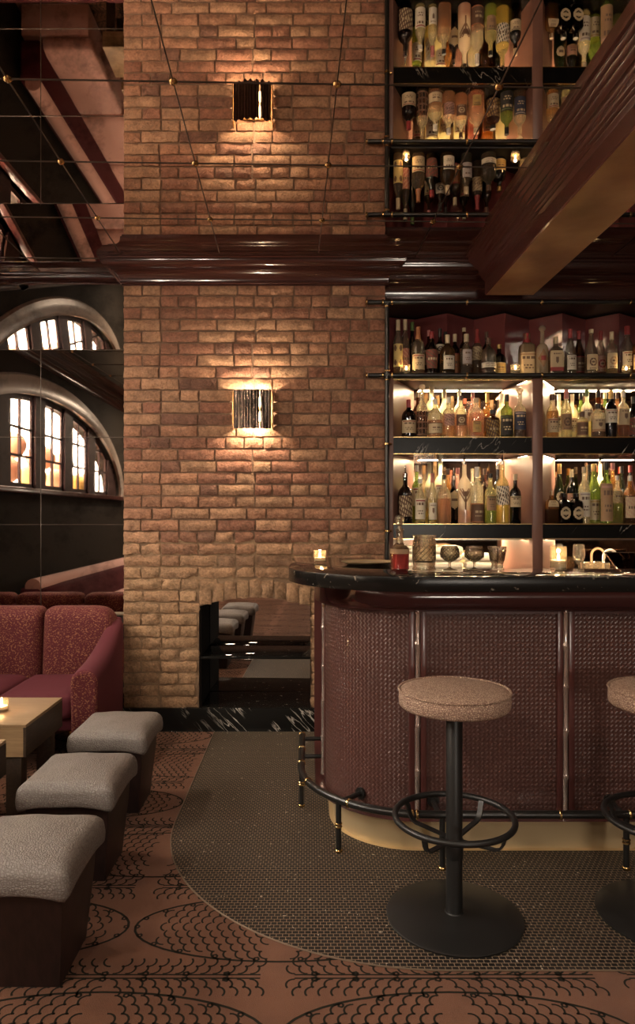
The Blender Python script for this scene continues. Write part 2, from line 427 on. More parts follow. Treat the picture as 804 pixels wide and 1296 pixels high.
# floor: russet carpet with a drawn pattern
fb = MB(); fb.add([(XL, YB, 0), (XR, YB, 0), (XR, 5.0, 0), (XL, 5.0, 0)], [(0, 1, 2, 3)], 0, False)
TC, TR = (.42, 3.10), 1.005                   # centre and radius of the mosaic's rounded corner
def in_tile(x, y):
    if y < TC[1] and x < TC[0]: return math.hypot(x - TC[0], y - TC[1]) < TR
    return x > TC[0] - TR and y > TC[1] - TR
def stroke(pts, w, z=.0009):
    P = [Vector((x, y)) for x, y in pts]
    if all(in_tile(p.x, p.y) for p in P): return
    vs, fs = [], []
    for i, p in enumerate(P):
        t = (P[min(i + 1, len(P) - 1)] - P[max(i - 1, 0)]).normalized(); n = Vector((-t.y, t.x)) * w / 2
        vs += [(p.x + n.x, p.y + n.y, z), (p.x - n.x, p.y - n.y, z)]
    for i in range(len(P) - 1): fs.append((2 * i, 2 * i + 1, 2 * i + 3, 2 * i + 2))
    fb.add(vs, fs, 1, False)
def arc(cx, cy, r, a0, a1, w, k=6): stroke([(cx + r * math.cos(a0 + (a1 - a0) * i / k), cy + r * math.sin(a0 + (a1 - a0) * i / k)) for i in range(k + 1)], w)
PX, PY, SC = .98, .5, .037
for k in range(-7, 6):
    v = 2.07 + PY * k
    gap0 = -.09 + (.49 if k % 2 else 0)
    for q in range(-3, 3):
        g = gap0 + PX * q
        if g > 1.4 or g + PX < XL: continue
        x0, x1 = max(g + .05, XL + .02), g + PX - .05
        if x1 - x0 < .1: continue
        for dz in (-.008, .008): stroke([(x0 + (x1 - x0) * i / 10, v + dz) for i in range(11)], .006)
        for sgn in (-1, 1):
            for i in range(int((x1 - x0) / .12)): arc(x0 + .06 + i * .12, v + sgn * .012, .009, 0, 2 * PI, .008, 5)
            for rw in range(2):
                cy_ = v + sgn * (.036 + rw * .033)
                nn_ = int((x1 - x0) / SC)
                for i in range(nn_ + 1):
                    cx_ = x0 + i * SC + (SC / 2 if rw % 2 else 0)
                    mid = (g + PX / 2); d = 1 if cx_ < mid else -1
                    if rw == 2 and abs(cx_ - mid) > .36: continue
                    a = PI if d > 0 else 0
                    arc(cx_, cy_, .024, a - 1.15 + sgn * d * .5, a + 1.15 + sgn * d * .5, .0062)
        # ovals of scales between the stems
        ox, oy = gap0 + PX * (q + .5) + (0 if k % 2 else 0) + .49 , v + .25
        A, B = .478, .182
        if XL + .4 < ox < 1.9:
            el = [(ox + A * math.cos(t * 2 * PI / 44), oy + B * math.sin(t * 2 * PI / 44)) for t in range(45)]
            stroke(el, .0085)
            for t in range(0, 44, 2): arc(ox + (A - .006) * math.cos(t * 2 * PI / 44), oy + (B - .012) * math.sin(t * 2 * PI / 44), .008, 0, 2 * PI, .007, 5)
            for rw in range(-4, 5):
                for i in range(-10, 11):
                    dx, dy = i * SC + (SC / 2 if rw % 2 else 0), rw * .036
                    if (dx / (A - .05)) ** 2 + (dy / (B - .02)) ** 2 < 1 and abs(dx) > .03:
                        a = (0 if dx > 0 else PI) + .5 * (1 if rw > 0 else -1 if rw < 0 else 0) * (1 if dx > 0 else -1)
                        arc(ox + dx, oy + dy, .024, a - 1.2, a + 1.2, .0062)
S(fb.build('floor', ['carpet', 'ink']))

# black mosaic around the bar
poly = [(TC[0] - TR, 4.40)] + [(TC[0] + TR * math.cos(PI + PI / 2 * i / 40), TC[1] + TR * math.sin(PI + PI / 2 * i / 40)) for i in range(41)] + [(XR, TC[1] - TR), (XR, 4.40)]
S(MB().ngon_prism(poly, .0002, .003).build('floor', 'tile'))
edge = poly[:-1]
S(MB().tube([(x, y, .0025) for x, y in edge], .0028, 6).build('trim_1', 'jointl'))

# ceiling mirror with joint strips and studs
S(MB().add([(XL, YB, ZC), (XL, 5.0, ZC), (XR, 5.0, ZC), (XR, YB, ZC)], [(0, 1, 2, 3)], 0, False) and None or None) if False else None
cb = MB(); cb.box(XL, XR, YB, 5.0, ZC, ZC + .05); ceil = S(cb.build('ceiling', 'ceil'))
U0, V0, TS = -.428, 2.605, .604
us = [U0 + TS * i for i in range(-4, 6)]; vs_ = [V0 + TS * i for i in range(-11, 4)]
for u in us:
    a, b = grid_pt(u, YB + .1), grid_pt(u, 4.66)
    if XL + .05 < a[0] < XR - .05 and XL + .05 < b[0] < XR - .05:
        MB().tube([(a[0], a[1], ZC - .0015), (b[0], b[1], ZC - .001)], .0023, 6).build('joint_strip', 'joint', ceil)
for v in vs_:
    a, b = grid_pt(XL + .06, v), grid_pt(XR - .06, v)
    if b[1] < 4.68: MB().tube([(a[0], a[1], ZC - .0015), (b[0], b[1], ZC - .001)], .0023, 6).build('joint_strip', 'joint', ceil)
stud = None
for u in us:
    for v in vs_:
        x, y = grid_pt(u, v)
        if not (-2.4 < x < 2.5 and 1.3 < y < 4.25): continue
        if stud is None:
            stud = MB().lathe([(.0, -.012), (.008, -.011), (.014, -.006), (.017, 0)], n=14).build('stud', 'brass', ceil); o = stud
        else: o = stud.copy(); C.objects.link(o); o.parent = ceil
        o.location = (x, y, ZC)

# walls
def arch_z(y, grow=0.):
    t = (y - 2.2) / (2.45 + grow)
    return 1.60 + (.91 + grow) * math.sqrt(max(0., 1 - t * t))
AY0, AY1, SILL = 2.2 - 2.45, 2.2 + 2.45, 1.60
wl = MB(); TH = .22
wl.box(XL - TH, XL, YB, 5.0, 0, SILL)
wl.box(XL - TH, XL, YB, AY0, SILL, ZC); wl.box(XL - TH, XL, AY1, 5.0, SILL, ZC)
ys = [2.2 - 2.45 * math.cos(PI * i / 48) for i in range(49)]
for a, b in zip(ys, ys[1:]):
    za, zb = arch_z(a), arch_z(b)
    v = [(XL, a, za), (XL, b, zb), (XL, b, ZC), (XL, a, ZC), (XL - TH, a, za), (XL - TH, b, zb), (XL - TH, b, ZC), (XL - TH, a, ZC)]
    wl.add(v, [(0, 3, 2, 1), (4, 5, 6, 7), (0, 1, 5, 4)], 0, False)
S(wl.build('wall_left', mat('matt olive black paint', (.022, .018, .014), .85, spec=.15)))
W2 = (1.45, 2.35, 1.1, 2.1)
rw_ = MB(); rw_.box(XL - TH, W2[0], YB - .2, YB, 0, ZC).box(W2[1], XR + .2, YB - .2, YB, 0, ZC).box(W2[0], W2[1], YB - .2, YB, 0, W2[2]).box(W2[0], W2[1], YB - .2, YB, W2[3], ZC)
S(rw_.build('wall_rear', 'rearwall'))
w2 = MB()
for x in (W2[0] + .03, 1.75, 2.05, W2[1] - .03): w2.box(x - .03, x + .03, YB - .13, YB - .06, W2[2], W2[3])
for z in (W2[2] + .03, 1.9, W2[3] - .03): w2.box(W2[0], W2[1], YB - .12, YB - .07, z - .025, z + .025)
w2o = S(w2.build('window_2', 'frame'))
MB().add([(W2[0], YB - .1, W2[2]), (W2[1], YB - .1, W2[2]), (W2[1], YB - .1, W2[3]), (W2[0], YB - .1, W2[3])], [(0, 1, 2, 3)], 0, False)
g = MB(); g.add([(W2[0], YB - .1, W2[2]), (W2[1], YB - .1, W2[2]), (W2[1], YB - .1, W2[3]), (W2[0], YB - .1, W2[3])], [(0, 1, 2, 3)], 0, False); g.build('pane', 'pane', w2o)
S(MB().box(XR, XR + .2, YB, 5.2, 0, ZC).build('wall_right', 'rearwall'))
# carved stone band round the arch, and the sill
ar = MB(); seq = [2.2 - 2.45 * math.cos(PI * i / 60) for i in range(61)]
prof = [(.0, .0), (.0, .035), (.05, .05), (.12, .035), (.17, .03), (.19, .012), (.19, 0)]
vs, fs = [], []
for i in range(61):
    th = PI * i / 60
    for g, d in prof:
        vs.append((XL + d, 2.2 - (2.45 + g) * math.cos(th), SILL + (.91 + g) * math.sin(th)))
for i in range(60):
    for j in range(len(prof) - 1):
        n = len(prof); fs.append((i * n + j, i * n + j + 1, (i + 1) * n + j + 1, (i + 1) * n + j))
ar.add(vs, fs); S(fixn(ar.build('trim_2', 'stone')))
S(MB().box(XL - .1, XL + .06, AY0 - .15, AY1 + .03, SILL - .05, SILL, b=.008).build('trim_3', 'burg2'))
# arched window: heavy mullions, each light of two by three panes
wf = MB(); xw0, xw1 = XL - .085, XL - .055
cents = [.455, 1.28, 2.105, 2.93, 3.755, 4.45]
lights = []
edges = [c for c in cents]
for c in cents:
    h = .285 if c < 4.4 else .14
    lights.append((max(c - h, AY0 + .08), min(c + h, AY1 - .05)))
prev = AY0
for (a, b) in lights + [(AY1, AY1)]:
    if a - prev > .01:
        k = 6
        for i in range(k):
            y0, y1 = prev + (a - prev) * i / k, prev + (a - prev) * (i + 1) / k
            wf.box(xw0, xw1 + .03, y0, y1, SILL, min(arch_z(y0), arch_z(y1)) + .004)
    prev = b
for a, b in lights:
    for y in (a + .015, (a + b) / 2, b - .015):
        wf.box(xw0 + .006, xw1, y - .014, y + .014, SILL, arch_z(y) - .005)
    wf.box(xw0 + .006, xw1, a, b, SILL, SILL + .05)
    for z in (SILL + .30, SILL + .56):
        ya = [y for y in [a + (b - a) * i / 20 for i in range(21)] if arch_z(y) > z + .02]
        if len(ya) > 1: wf.box(xw0 + .006, xw1, ya[0], ya[-1], z - .011, z + .011)
    k = 10
    for i in range(k):
        y0, y1 = a + (b - a) * i / k, a + (b - a) * (i + 1) / k
        z0, z1 = arch_z(y0), arch_z(y1)
        v = [(xw1, y0, z0 - .05), (xw1, y1, z1 - .05), (xw1, y1, z1 + .004), (xw1, y0, z0 + .004), (xw0, y0, z0 - .05), (xw0, y1, z1 - .05)]
        wf.add(v, [(0, 1, 2, 3), (0, 4, 5, 1)], 0, False)
win = S(wf.build('window_1', 'frame'))
for a, b in lights:
    g = MB(); k = 12
    bot = [(xw0 + .02, a + (b - a) * i / k, SILL + .02) for i in range(k + 1)]
    top = [(xw0 + .02, p[1], arch_z(p[1])) for p in bot]
    g.add(bot + top, [(i, i + 1, k + 2 + i, k + 1 + i) for i in range(k)], 0, False)
    g.build('pane', 'pane', win)

# street outside the window
S(MB().box(-9.5, XL - TH, -6, 11, -.25, -.15).build('ground', 'asphalt'))
fc = MB(); fc.box(-8.4, -8.2, -4, 10.5, -.15, 4.3, 0)
for i in range(7):
    y = -3.2 + i * 1.9
    for z0, z1 in ((.6, 2.0), (2.5, 3.9)):
        fc.box(-8.2, -8.14, y, y + .9, z0, z1, 1); fc.box(-8.145, -8.12, y + .09, y + .81, z0 + .1, z1 - .1, 2)
tag(fc.build('street_facade', ['facade', 'white', 'towel']), 'pale brick street front seen through the arched window', 'building')
lan = None
for i, (y, z, x, s, c) in enumerate([(3.75, 1.80, -3.02, .15, 0), (3.42, 2.10, -3.12, .16, 0), (3.12, 1.76, -3.0, .14, 1), (2.80, 2.02, -3.05, .16, 0), (2.45, 1.80, -3.02, .16, 0), (2.1, 2.08, -3.1, .16, 0),
                                     (1.78, 1.76, -3.0, .15, 1), (1.42, 2.0, -3.05, .16, 0), (1.08, 1.76, -3.0, .15, 0), (.74, 1.98, -3.05, .15, 0), (.40, 1.74, -3.0, .14, 1), (.06, 1.78, -3.02, .14, 0), (4.1, 2.0, -3.05, .16, 0), (4.4, 1.76, -3.0, .14, 1)]):
    b = MB(); pr = []
    for j in range(25):
        t = PI * j / 24; pr.append((max(.03, math.sin(t)) * s * (1 + (.02 if j % 2 else 0)), -math.cos(t) * s * .9))
    b.lathe(pr, n=22)
    colr = ['orange', 'yellow'][c]
    o = b.build('paper_lantern', ['lantern', 'lantern2'][c], loc=(x, y, z))
    tag(o, f'round paper lantern strung outside the arched window', 'lantern', 'paper lanterns outside the window')
    MB().tube([(0, 0, s * .88), (0, 0, 3.2 - z)], .004, 6).build('cord', 'black', o)
MBc = MB(); MBc.tube([(-3.05, -.8, 3.2), (-3.05, 5.2, 3.2)], .008, 6)
tag(MBc.build('lantern_cable', 'black'), 'black cable the lanterns hang from outside the window', 'cable')

# ------------------------------------------------------------------ chimney breast in brick
NX0, NX1, NZ0, NZS, NZT = -.684, .018, .149, .780, .835   # niche opening
def niche_top(x):
    t = (x - (NX0 + NX1) / 2) / ((NX1 - NX0) / 2)
    return NZS + (NZT - NZS) * (1 - t * t)
bk = MB(); cols = []
def add_brick(x0, x1, z0, z1, col, out, wear):
    nx, nz = (7, 3) if x1 - x0 > .15 else (4, 3)
    y = CHY - out; b = .0045
    vs, fs = [], []
    for j in range(nz + 1):
        for i in range(nx + 1):
            u, w = i / nx, j / nz
            x, z = x0 + (x1 - x0) * u, z0 + (z1 - z0) * w
            edge = i in (0, nx) or j in (0, nz)
            if edge: x += R.uniform(-.0025, .0025) * wear; z += R.uniform(-.0025, .0025) * wear
            dy = R.uniform(-.0016, .0016) * wear
            if edge: dy += .004 + (R.random() ** 3) * .008 * wear
            vs.append((x, y + dy, z))
    n = nx + 1
    for j in range(nz):
        for i in range(nx): fs.append((j * n + i, j * n + i + 1, (j + 1) * n + i + 1, (j + 1) * n + i))
    o = len(vs)
    ring = [i for i in range(n)] + [j * n + nx for j in range(1, nz + 1)] + [nz * n + i for i in range(nx - 1, -1, -1)] + [j * n for j in range(nz - 1, 0, -1)]
    for r in ring: vs.append((vs[r][0], CHY + .02, vs[r][2]))
    for i in range(len(ring)):
        k = (i + 1) % len(ring); fs.append((ring[k], ring[i], o + i, o + k))
    bk.add(vs, fs, 0, True); cols.extend([col] * len(vs))
def brick_col(z):
    t = R.random()
    base = Vector((.345, .190, .110)) if t < .38 else Vector((.300, .148, .086)) if t < .70 else Vector((.255, .114, .070)) if t < .92 else Vector((.19, .092, .060))
    if z < 1.25: base = base.lerp(Vector((.38, .235, .125)), .7 * min(1, (1.25 - z) / .3))
    k = R.uniform(.86, 1.12)
    return (base.x * k, base.y * k, base.z * k, 1)
CH, JT = .0739, .0118
row = 0; z = .149
while z < 2.80:
    z1 = min(z + CH - JT, 2.80)
    hdr = row % 4 == 2
    x = CHX0
    seqs = []
    first = True
    ln = [.128 if row % 2 else .272]
    pattern = row % 3
    i = 0
    while x < CHX1 - .02:
        if hdr: w = .118 if R.random() < .75 else .235
        elif pattern == 0: w = .235 if R.random() < .72 else .118
        else: w = .235 if (i % 3 != 1) else .120
        if first and row % 2: w = .118
        if first and row % 2 == 0: w = .235 if R.random() < .8 else .18
        first = False; i += 1
        w += R.uniform(-.008, .008)
        xe = min(x + w, CHX1)
        if CHX1 - xe < .05: xe = CHX1
        seqs.append((x, xe - (JT if xe < CHX1 - .001 else 0))); x = xe
    zc = (z + z1) / 2
    for a, b in seqs:
        if z < NZT + .10 and b > NX0 and a < NX1:      # the opening and its arch of upright bricks
            lim = niche_top(max(NX0, min(NX1, (a + b) / 2))) + .115
            if zc < lim:
                if a < NX0 - .03: b = NX0
                elif b > NX1 + .03: a = NX1
                else: continue
        low = z < 1.2
        add_brick(a, b, z, z1, brick_col(zc), R.uniform(.000, .005) if not low else R.uniform(.000, .005), 1.0 if not low else 1.8)
    z += CH; row += 1
# upright arch bricks
n = 9
for i in range(n):
    a = NX0 + (NX1 - NX0) * i / n; b = NX0 + (NX1 - NX0) * (i + 1) / n
    zt = niche_top((a + b) / 2)
    add_brick(a + .004, b - .004, zt + R.uniform(-.004, .004), zt + .112, brick_col(.6), R.uniform(0, .004), 1.6)
cbk = bk.build('wall_back', ['brick'], sharp=50)
at = cbk.data.color_attributes.new('bc', 'FLOAT_COLOR', 'POINT')
at.data.foreach_set('color', [c for q in cols for c in q]); S(cbk)
mo = MB(); MY = CHY + .012
def mrect(x0, x1, z0, z1, y, mi): mo.add([(x0, y, z0), (x1, y, z0), (x1, y, z1), (x0, y, z1)], [(0, 1, 2, 3)], mi, False)
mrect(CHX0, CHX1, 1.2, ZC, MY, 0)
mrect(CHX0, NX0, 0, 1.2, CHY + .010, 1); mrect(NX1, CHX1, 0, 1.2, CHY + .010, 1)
k = 24
for i in range(k):
    a = NX0 + (NX1 - NX0) * i / k; b = NX0 + (NX1 - NX0) * (i + 1) / k
    za, zb = niche_top(a), niche_top(b)
    mo.add([(a, CHY + .010, za), (b, CHY + .010, zb), (b, CHY + .010, 1.2), (a, CHY + .010, 1.2), (a, 4.84, za), (b, 4.84, zb)], [(0, 1, 2, 3), (0, 4, 5, 1)], 1, False)
mrect(NX0, NX1, 0, NZ0 - .02, CHY + .010, 1)
mo.add([(CHX0, MY, 0), (CHX0, 5.0, 0), (CHX0, 5.0, ZC), (CHX0, MY, ZC)], [(0, 1, 2, 3)], 0, False)
mo.add([(CHX1, MY, 0), (CHX1, 5.0, 0), (CHX1, 5.0, ZC), (CHX1, MY, ZC)], [(3, 2, 1, 0)], 0, False)
mo.add([(NX0, CHY + .003, 0), (NX0, 4.84, 0), (NX0, 4.84, NZS), (NX0, CHY + .003, NZS)], [(3, 2, 1, 0)], 2, False)
mo.add([(NX1, CHY + .003, 0), (NX1, 4.84, 0), (NX1, 4.84, NZS), (NX1, CHY + .003, NZS)], [(0, 1, 2, 3)], 1, False)
S(mo.build('wall_back', ['mortar', 'mortar_low', 'dark']))
# skirting of veined black marble and the mirrored niche
S(MB().box(CHX0 - .012, CHX1, CHY - .022, CHY + .004, 0, .147, b=.003).build('baseboard_back', 'marble'))
NYAW = math.radians(-1.1)
ni = thing('mirrored_niche', 'arched brick niche lined with mirror and black marble shelf beside the bar', 'niche', (NX0, CHY, NZ0))
def rel(o, e): return o
mb = MB(); mb.box(.003, NX1 - NX0 - .010, .399, .41, 0, NZT - NZ0 - .001); o = mb.build('mirror_panel', 'nmir', ni); o.rotation_euler = (0, 0, NYAW)
mb = MB(); mb.box(.002, NX1 - NX0 - .002, -.012, .384, -.002, .0, b=0); o = mb.build('floor_slab', 'counter', ni)
mb = MB(); mb.box(.002, NX1 - NX0 - .002, .004, .384, .300, .314, b=.002); o = mb.build('shelf', 'counter', ni)
mb = MB(); mb.box(.001, .012, .02, .384, .002, .299).box(.001, .012, .02, .384, .315, .62); mb.build('side_panel', mat('matt black board', (.012, .009, .008), .9, spec=.1), ni)

# alcove behind the sofa: antiqued mirror wall
S(MB().box(XL, CHX0, YM, YM + .06, .70, 2.46).build('wall_back', 'wmir'))
tm = MB(); ly = (ZC - 2.46) * math.tan(math.radians(9.7))
tm.add([(XL, YM, 2.46), (CHX0, YM, 2.46), (CHX0, YM - ly, ZC), (XL, YM - ly, ZC), (XL, YM + .06, 2.46), (CHX0, YM + .06, 2.46), (CHX0, YM + .06, ZC), (XL, YM + .06, ZC)], [(0, 1, 2, 3), (7, 6, 5, 4), (0, 4, 5, 1), (3, 2, 6, 7)], 0, False)
S(fixn(tm.build('wall_back', 'wmir')))
S(MB().box(XL, CHX0, YM - .03, YM + .06, 0, .685).build('wall_back', 'dark'))
S(MB().box(XL, CHX0, YM - .045, YM + .01, .685, .70, b=.003).build('trim_4', 'jointl'))
jm = MB()
for z in (1.29, 1.875, 2.46): jm.box(XL, CHX0, YM - .003, YM + .001, z - .0016, z + .0016)
for x in (-1.79, -2.39): jm.box(x - .0018, x + .0018, YM - .003, YM + .001, .70, 2.8)
S(jm.build('trim_5', 'joint'))
S(MB().box(XL - TH, XR + .2, 5.0, 5.15, 0, ZC).build('wall_back', 'dark'))
S(MB().box(NX0 - .05, CHX1, 4.845, 4.86, 0, 1.2).build('wall_back', 'dark'))
# cornices
def ogee(h, p, n=5):
    """dark moulded cornice section: beads, a cove and fillets, out to p at the ceiling"""
    pr = [(0, 0), (.010, 0), (.010, .010), (.018, .014), (.018, .024)]
    for i in range(7):
        t = i / 6; pr.append((.018 + (p * .50 - .018) * (1 - math.cos(t * PI / 2)), .024 + (h * .50 - .024) * math.sin(t * PI / 2)))
    pr += [(p * .50, h * .53), (p * .58, h * .53), (p * .58, h * .58)]
    for i in range(6):
        t = i / 5; pr.append((p * .58 + p * .30 * math.sin(t * PI / 2), h * .58 + h * .24 * (1 - math.cos(t * PI / 2))))
    pr += [(p * .88, h * .85), (p * .95, h * .85), (p * .97, h * .89), (p * .95, h * .92), (p, h * .93), (p, h * .995)]
    return pr
def cornice(path, zb, p, name):
    h = ZC - zb; b = MB(); b.sweep(path, [(o, zb + zz) for o, zz in ogee(h, p)], capends=False)
    return S(fixn(b.build(name, 'cornice', sharp=25)))
cornice([(XL, YM), (CHX0, YM), (CHX0, CHY), (CHX1, CHY), (CHX1, 4.8)], 2.79, .132, 'trim_6')
cornice([(CHX1 + .004, 4.50), (XR, 4.50)], 2.712, .175, 'trim_7')
cornice([(XL, YB), (XL, YM)], 2.79, .13, 'trim_8')
S(MB().box(CHX1, XR, 4.50, 4.98, 2.712, ZC - .002).build('wall_back', 'dark'))   # bulkhead over the back bar

# ceiling beam
bb = MB()
zb = 2.715
sec = [(1.02, ZC - .001), (1.02, 2.934), (1.034, 2.932)]
for i in range(3):
    for t in range(6): sec.append((1.036 + i * .016 + .008 * (1 - math.cos(t * PI / 5)) * .5 - .004 * math.sin(t * PI / 5), 2.929 - i * .016 - .013 * t / 5))
sec += [(1.086, 2.880)]
for t in range(7): sec.append((1.088 + .022 * math.sin(t * PI / 12), 2.878 - .026 * (1 - math.cos(t * PI / 12))))
sec += [(1.110, 2.846)]
for i in range(3):
    for t in range(6): sec.append((1.112 + i * .011 + .005 * (1 - math.cos(t * PI / 5)) * .5 - .004 * math.sin(t * PI / 5), 2.843 - i * .014 - .011 * t / 5))
sec += [(1.146, 2.796), (1.146, zb + .006), (1.152, zb), (1.445, zb), (1.451, zb + .006), (1.451, 2.80), (1.52, 2.90), (1.56, ZC - .001)]
ibot = [i for i, q in enumerate(sec) if q == (1.152, zb)][0]
sh = .065 + .028 * 4.4 - .125
vs = []
for v in (YB + .01, 4.36):
    for x, z in sec:
        gx, gy = grid_pt(x + sh + .0, v); vs.append((gx, v, z))
n = len(sec)
bb.add(vs, [(i, i + 1, n + i + 1, n + i) for i in range(n - 1)] + [tuple(range(n)), tuple(2 * n - 1 - i for i in range(n))])
bb.m[ibot] = 1
S(fixn(bb.build('ceiling_beam', [mat('burgundy beam gloss', (.088, .028, .024), .24, coat=.35), 'soffit'], sharp=25)))

# ------------------------------------------------------------------ wall light
def sconce():
    t = thing('wall_sconce', 'corrugated chrome wall light glowing up and down on the brick', 'wall light', (X_(321, CHY), CHY - .004, 1.885))
    H = .238
    def sheet(x0, x1, n):
        b = MB(); vs = []
        for i in range(n + 1):
            x = x0 + (x1 - x0) * i / n
            bow = math.sqrt(max(0, 1 - (x / .14) ** 2))
            y = -.035 - .075 * bow + .011 * math.sin(x * 170) + .004 * math.sin(x * 75 + 1)
            vs += [(x, y, 0), (x, y, H), (x, y + .002, 0), (x, y + .002, H)]
        fs = []
        for i in range(n):
            a = 4 * i
            fs += [(a, a + 4, a + 5, a + 1), (a + 2, a + 3, a + 7, a + 6), (a + 1, a + 5, a + 7, a + 3), (a, a + 2, a + 6, a + 4)]
        b.add(vs, fs); return b
    sheet(-.115, .0425, 90).build('shade', 'shade', t, sharp=60)
    sheet(.0505, .115, 36).build('shade', 'shade', t, sharp=60)
    for x in (-.122, .122):
        b = MB(); b.box(x - .0025, x + .0025, -.075, .004, .004, H - .004, b=.001)
        for i in range(11):
            for j in range(3): b.lathe([(.0, -.004), (.005, 0), (0, .004)], (x, -.065 + j * .026 + R.uniform(-.004, .004), .015 + i * .021), n=8)
        b.build('side_plate', 'brass', t)
    MB().box(-.06, .07, -.012, .004, .05, H - .05, b=.004).build('back_plate', 'brass', t)
    for z in (.075, .165):
        b = MB(); b.lathe([(.006, -.028), (.013, -.014), (.014, .0), (.011, .016), (.004, .032), (0, .036)], (.046, -.062, z), n=14); b.build('bulb', 'bulb', t)
        MB().tube([(.046, -.01, z - .03), (.046, -.062, z - .03)], .005, 8).build('bulb_arm', 'brass', t)
    for nm, z, rx in (('lamp_up', H - .07, 0), ('lamp_down', .07, 0)):
        ld = bpy.data.lights.new(nm, 'POINT'); ld.energy = 12; ld.color = (1, .80, .54); ld.shadow_soft_size = .014
        lo = bpy.data.objects.new(nm, ld); C.objects.link(lo); lo.parent = t; lo.location = (.008, -.06, z)
    return t
sconce()

# ------------------------------------------------------------------ back bar
SY, BY = 4.42, 4.82
LX0, LX1, LB0, LB1 = .535, 1.405, .724, 1.324      # left bay: front edges, back edges (splayed sides)
RX0, RX1, RB0, RB1 = 1.470, 2.44, 1.690, 2.25
SH = {'top': 2.245, 'mid': 1.844, 'low': 1.299}
bbr = thing('back_bar', 'lit back bar shelving with mauve lining and black marble shelves', 'shelving', (CHX1, SY, 0))
def bbpart(b, name, mats, sharp=35):
    b.v = [(x - CHX1, y - SY, z) for x, y, z in b.v]
    return b.build(name, mats, bbr, sharp=sharp)
for key, (za, zbm) in {'top': (2.245, 2.212), 'mid': (1.844, 1.736), 'low': (1.299, 1.204)}.items():
    if key == 'top':
        b = MB(); b.box(CHX1 + .035, XR - .03, SY, 4.90, zbm, za, b=.002); bbpart(b, 'shelf', 'black')
        b = MB(); b.box(CHX1 + .035, XR - .03, SY + .002, SY + .012, zbm - .012, zbm - .0005); bbpart(b, 'shelf_edging', 'brass')
    else:
        for (f0, f1, b0, b1) in ((LX0, LX1, LB0, LB1), (RX0, RX1, RB0, RB1)):
            b = MB(); b.ngon_prism([(f0, SY), (f1, SY), (b1, BY), (b0, BY)], zbm, za); bbpart(b, 'shelf', 'marble2')
            b = MB(); b.box(f0, f1, SY - .003, SY - .0003, za - .004, za + .0005); b.box(f0, f1, SY - .003, SY - .0003, zbm, zbm + .004); bbpart(b, 'shelf_edging', 'brass')
# side linings (splayed), divider, back mirrors
for (fa, ba, nm) in ((LX0, LB0, 'l'), (LX1, LB1, 'r'), (RX0, RB0, 'l'), (RX1, RB1, 'r')):
    b = MB(); d = -.012 if nm == 'l' else .012
    b.add([(fa, SY + .002, .95), (ba, BY, .95), (ba, BY, 2.21), (fa, SY + .002, 2.21), (fa + d, SY + .002, .95), (ba + d, BY, .95), (ba + d, BY, 2.21), (fa + d, SY + .002, 2.21)],
          [(0, 1, 2, 3), (7, 6, 5, 4), (0, 3, 7, 4), (3, 2, 6, 7), (0, 4, 5, 1), (1, 5, 6, 2)], 0, False)
    fixn(bbpart(b, 'side_lining', 'panel'))
for x0, x1 in ((CHX1 + .02, LX0), (LX1, RX0), (RX1, RX1 + .05)):
    b = MB(); b.box(x0, x1, SY - .012, SY + .02, .95, 2.21, b=.004); bbpart(b, 'upright', 'panel')
for b0, b1 in ((LB0, LB1), (RB0, RB1)):
    b = MB(); b.box(b0 - .01, b1 + .01, BY, BY + .02, .95, 2.21); bbpart(b, 'back_mirror', 'bronze')
# folded lacquer screen behind the top shelf
b = MB(); pts = [(.53, 4.62)]
for near, far in ((566, 600), (639, 670), (712, 741), (784, 812)):
    pts += [(X_(near, 4.70), 4.70), (X_(far, 4.86), 4.86)]
pts = [(.53, 4.80), (X_(525, 4.86), 4.86)] + pts[1:] + [(X_(856, 4.70), 4.70), (X_(886, 4.86), 4.86), (XR - .03, 4.75)]
vs = [(x, y, 2.246) for x, y in pts] + [(x, y, 2.70) for x, y in pts]; n = len(pts)
b.add(vs, [(i, i + 1, n + i + 1, n + i) for i in range(n - 1)], 0, False)
b.add([(x, y + .02, z) for x, y, z in vs], [(i + 1, i, n + i, n + i + 1) for i in range(n - 1)], 0, False)
bbpart(b, 'folded_screen', 'zig')
# strip lights under the shelves
def strip(p, q, z, mt='led'):
    b = MB(); p = Vector(p); q = Vector(q); t = (q - p).normalized(); nrm = Vector((-t.y, t.x)) * .0028
    b.add([(p.x + nrm.x, p.y + nrm.y, z), (q.x + nrm.x, q.y + nrm.y, z), (q.x - nrm.x, q.y - nrm.y, z), (p.x - nrm.x, p.y - nrm.y, z)] +
          [(p.x + nrm.x, p.y + nrm.y, z - .006), (q.x + nrm.x, q.y + nrm.y, z - .006), (q.x - nrm.x, q.y - nrm.y, z - .006), (p.x - nrm.x, p.y - nrm.y, z - .006)],
          [(0, 1, 2, 3), (7, 6, 5, 4), (0, 4, 5, 1), (1, 5, 6, 2), (2, 6, 7, 3), (3, 7, 4, 0)], 0, False)
    o = fixn(bbpart(b, 'strip_light', ['steel', mt]))
    for p_ in o.data.polygons: p_.material_index = 1 if p_.normal.z < -.9 else 0
for z in (2.208, 1.734, 1.202):
    strip((LB0 + .03, BY - .025), (LB1 - .005, BY - .025), z)
    strip((LX1 - .02, SY + .04), (LB1 + .035, BY - .10), z, 'led2')
    if z < 1.3: strip((LX0 + .05, SY + .05), (LX1 - .05, SY + .05), z, 'led2'); strip((RX0 + .05, SY + .05), (RX1 - .05, SY + .05), z, 'led2')  # front strips added to brighten the towels and lowest bays
    strip((RB0 + .01, BY - .025), (RB1 - .03, BY - .025), z)
    strip((RX0 + .02, SY + .04), (RB0 - .045, BY - .10), z, 'led2')
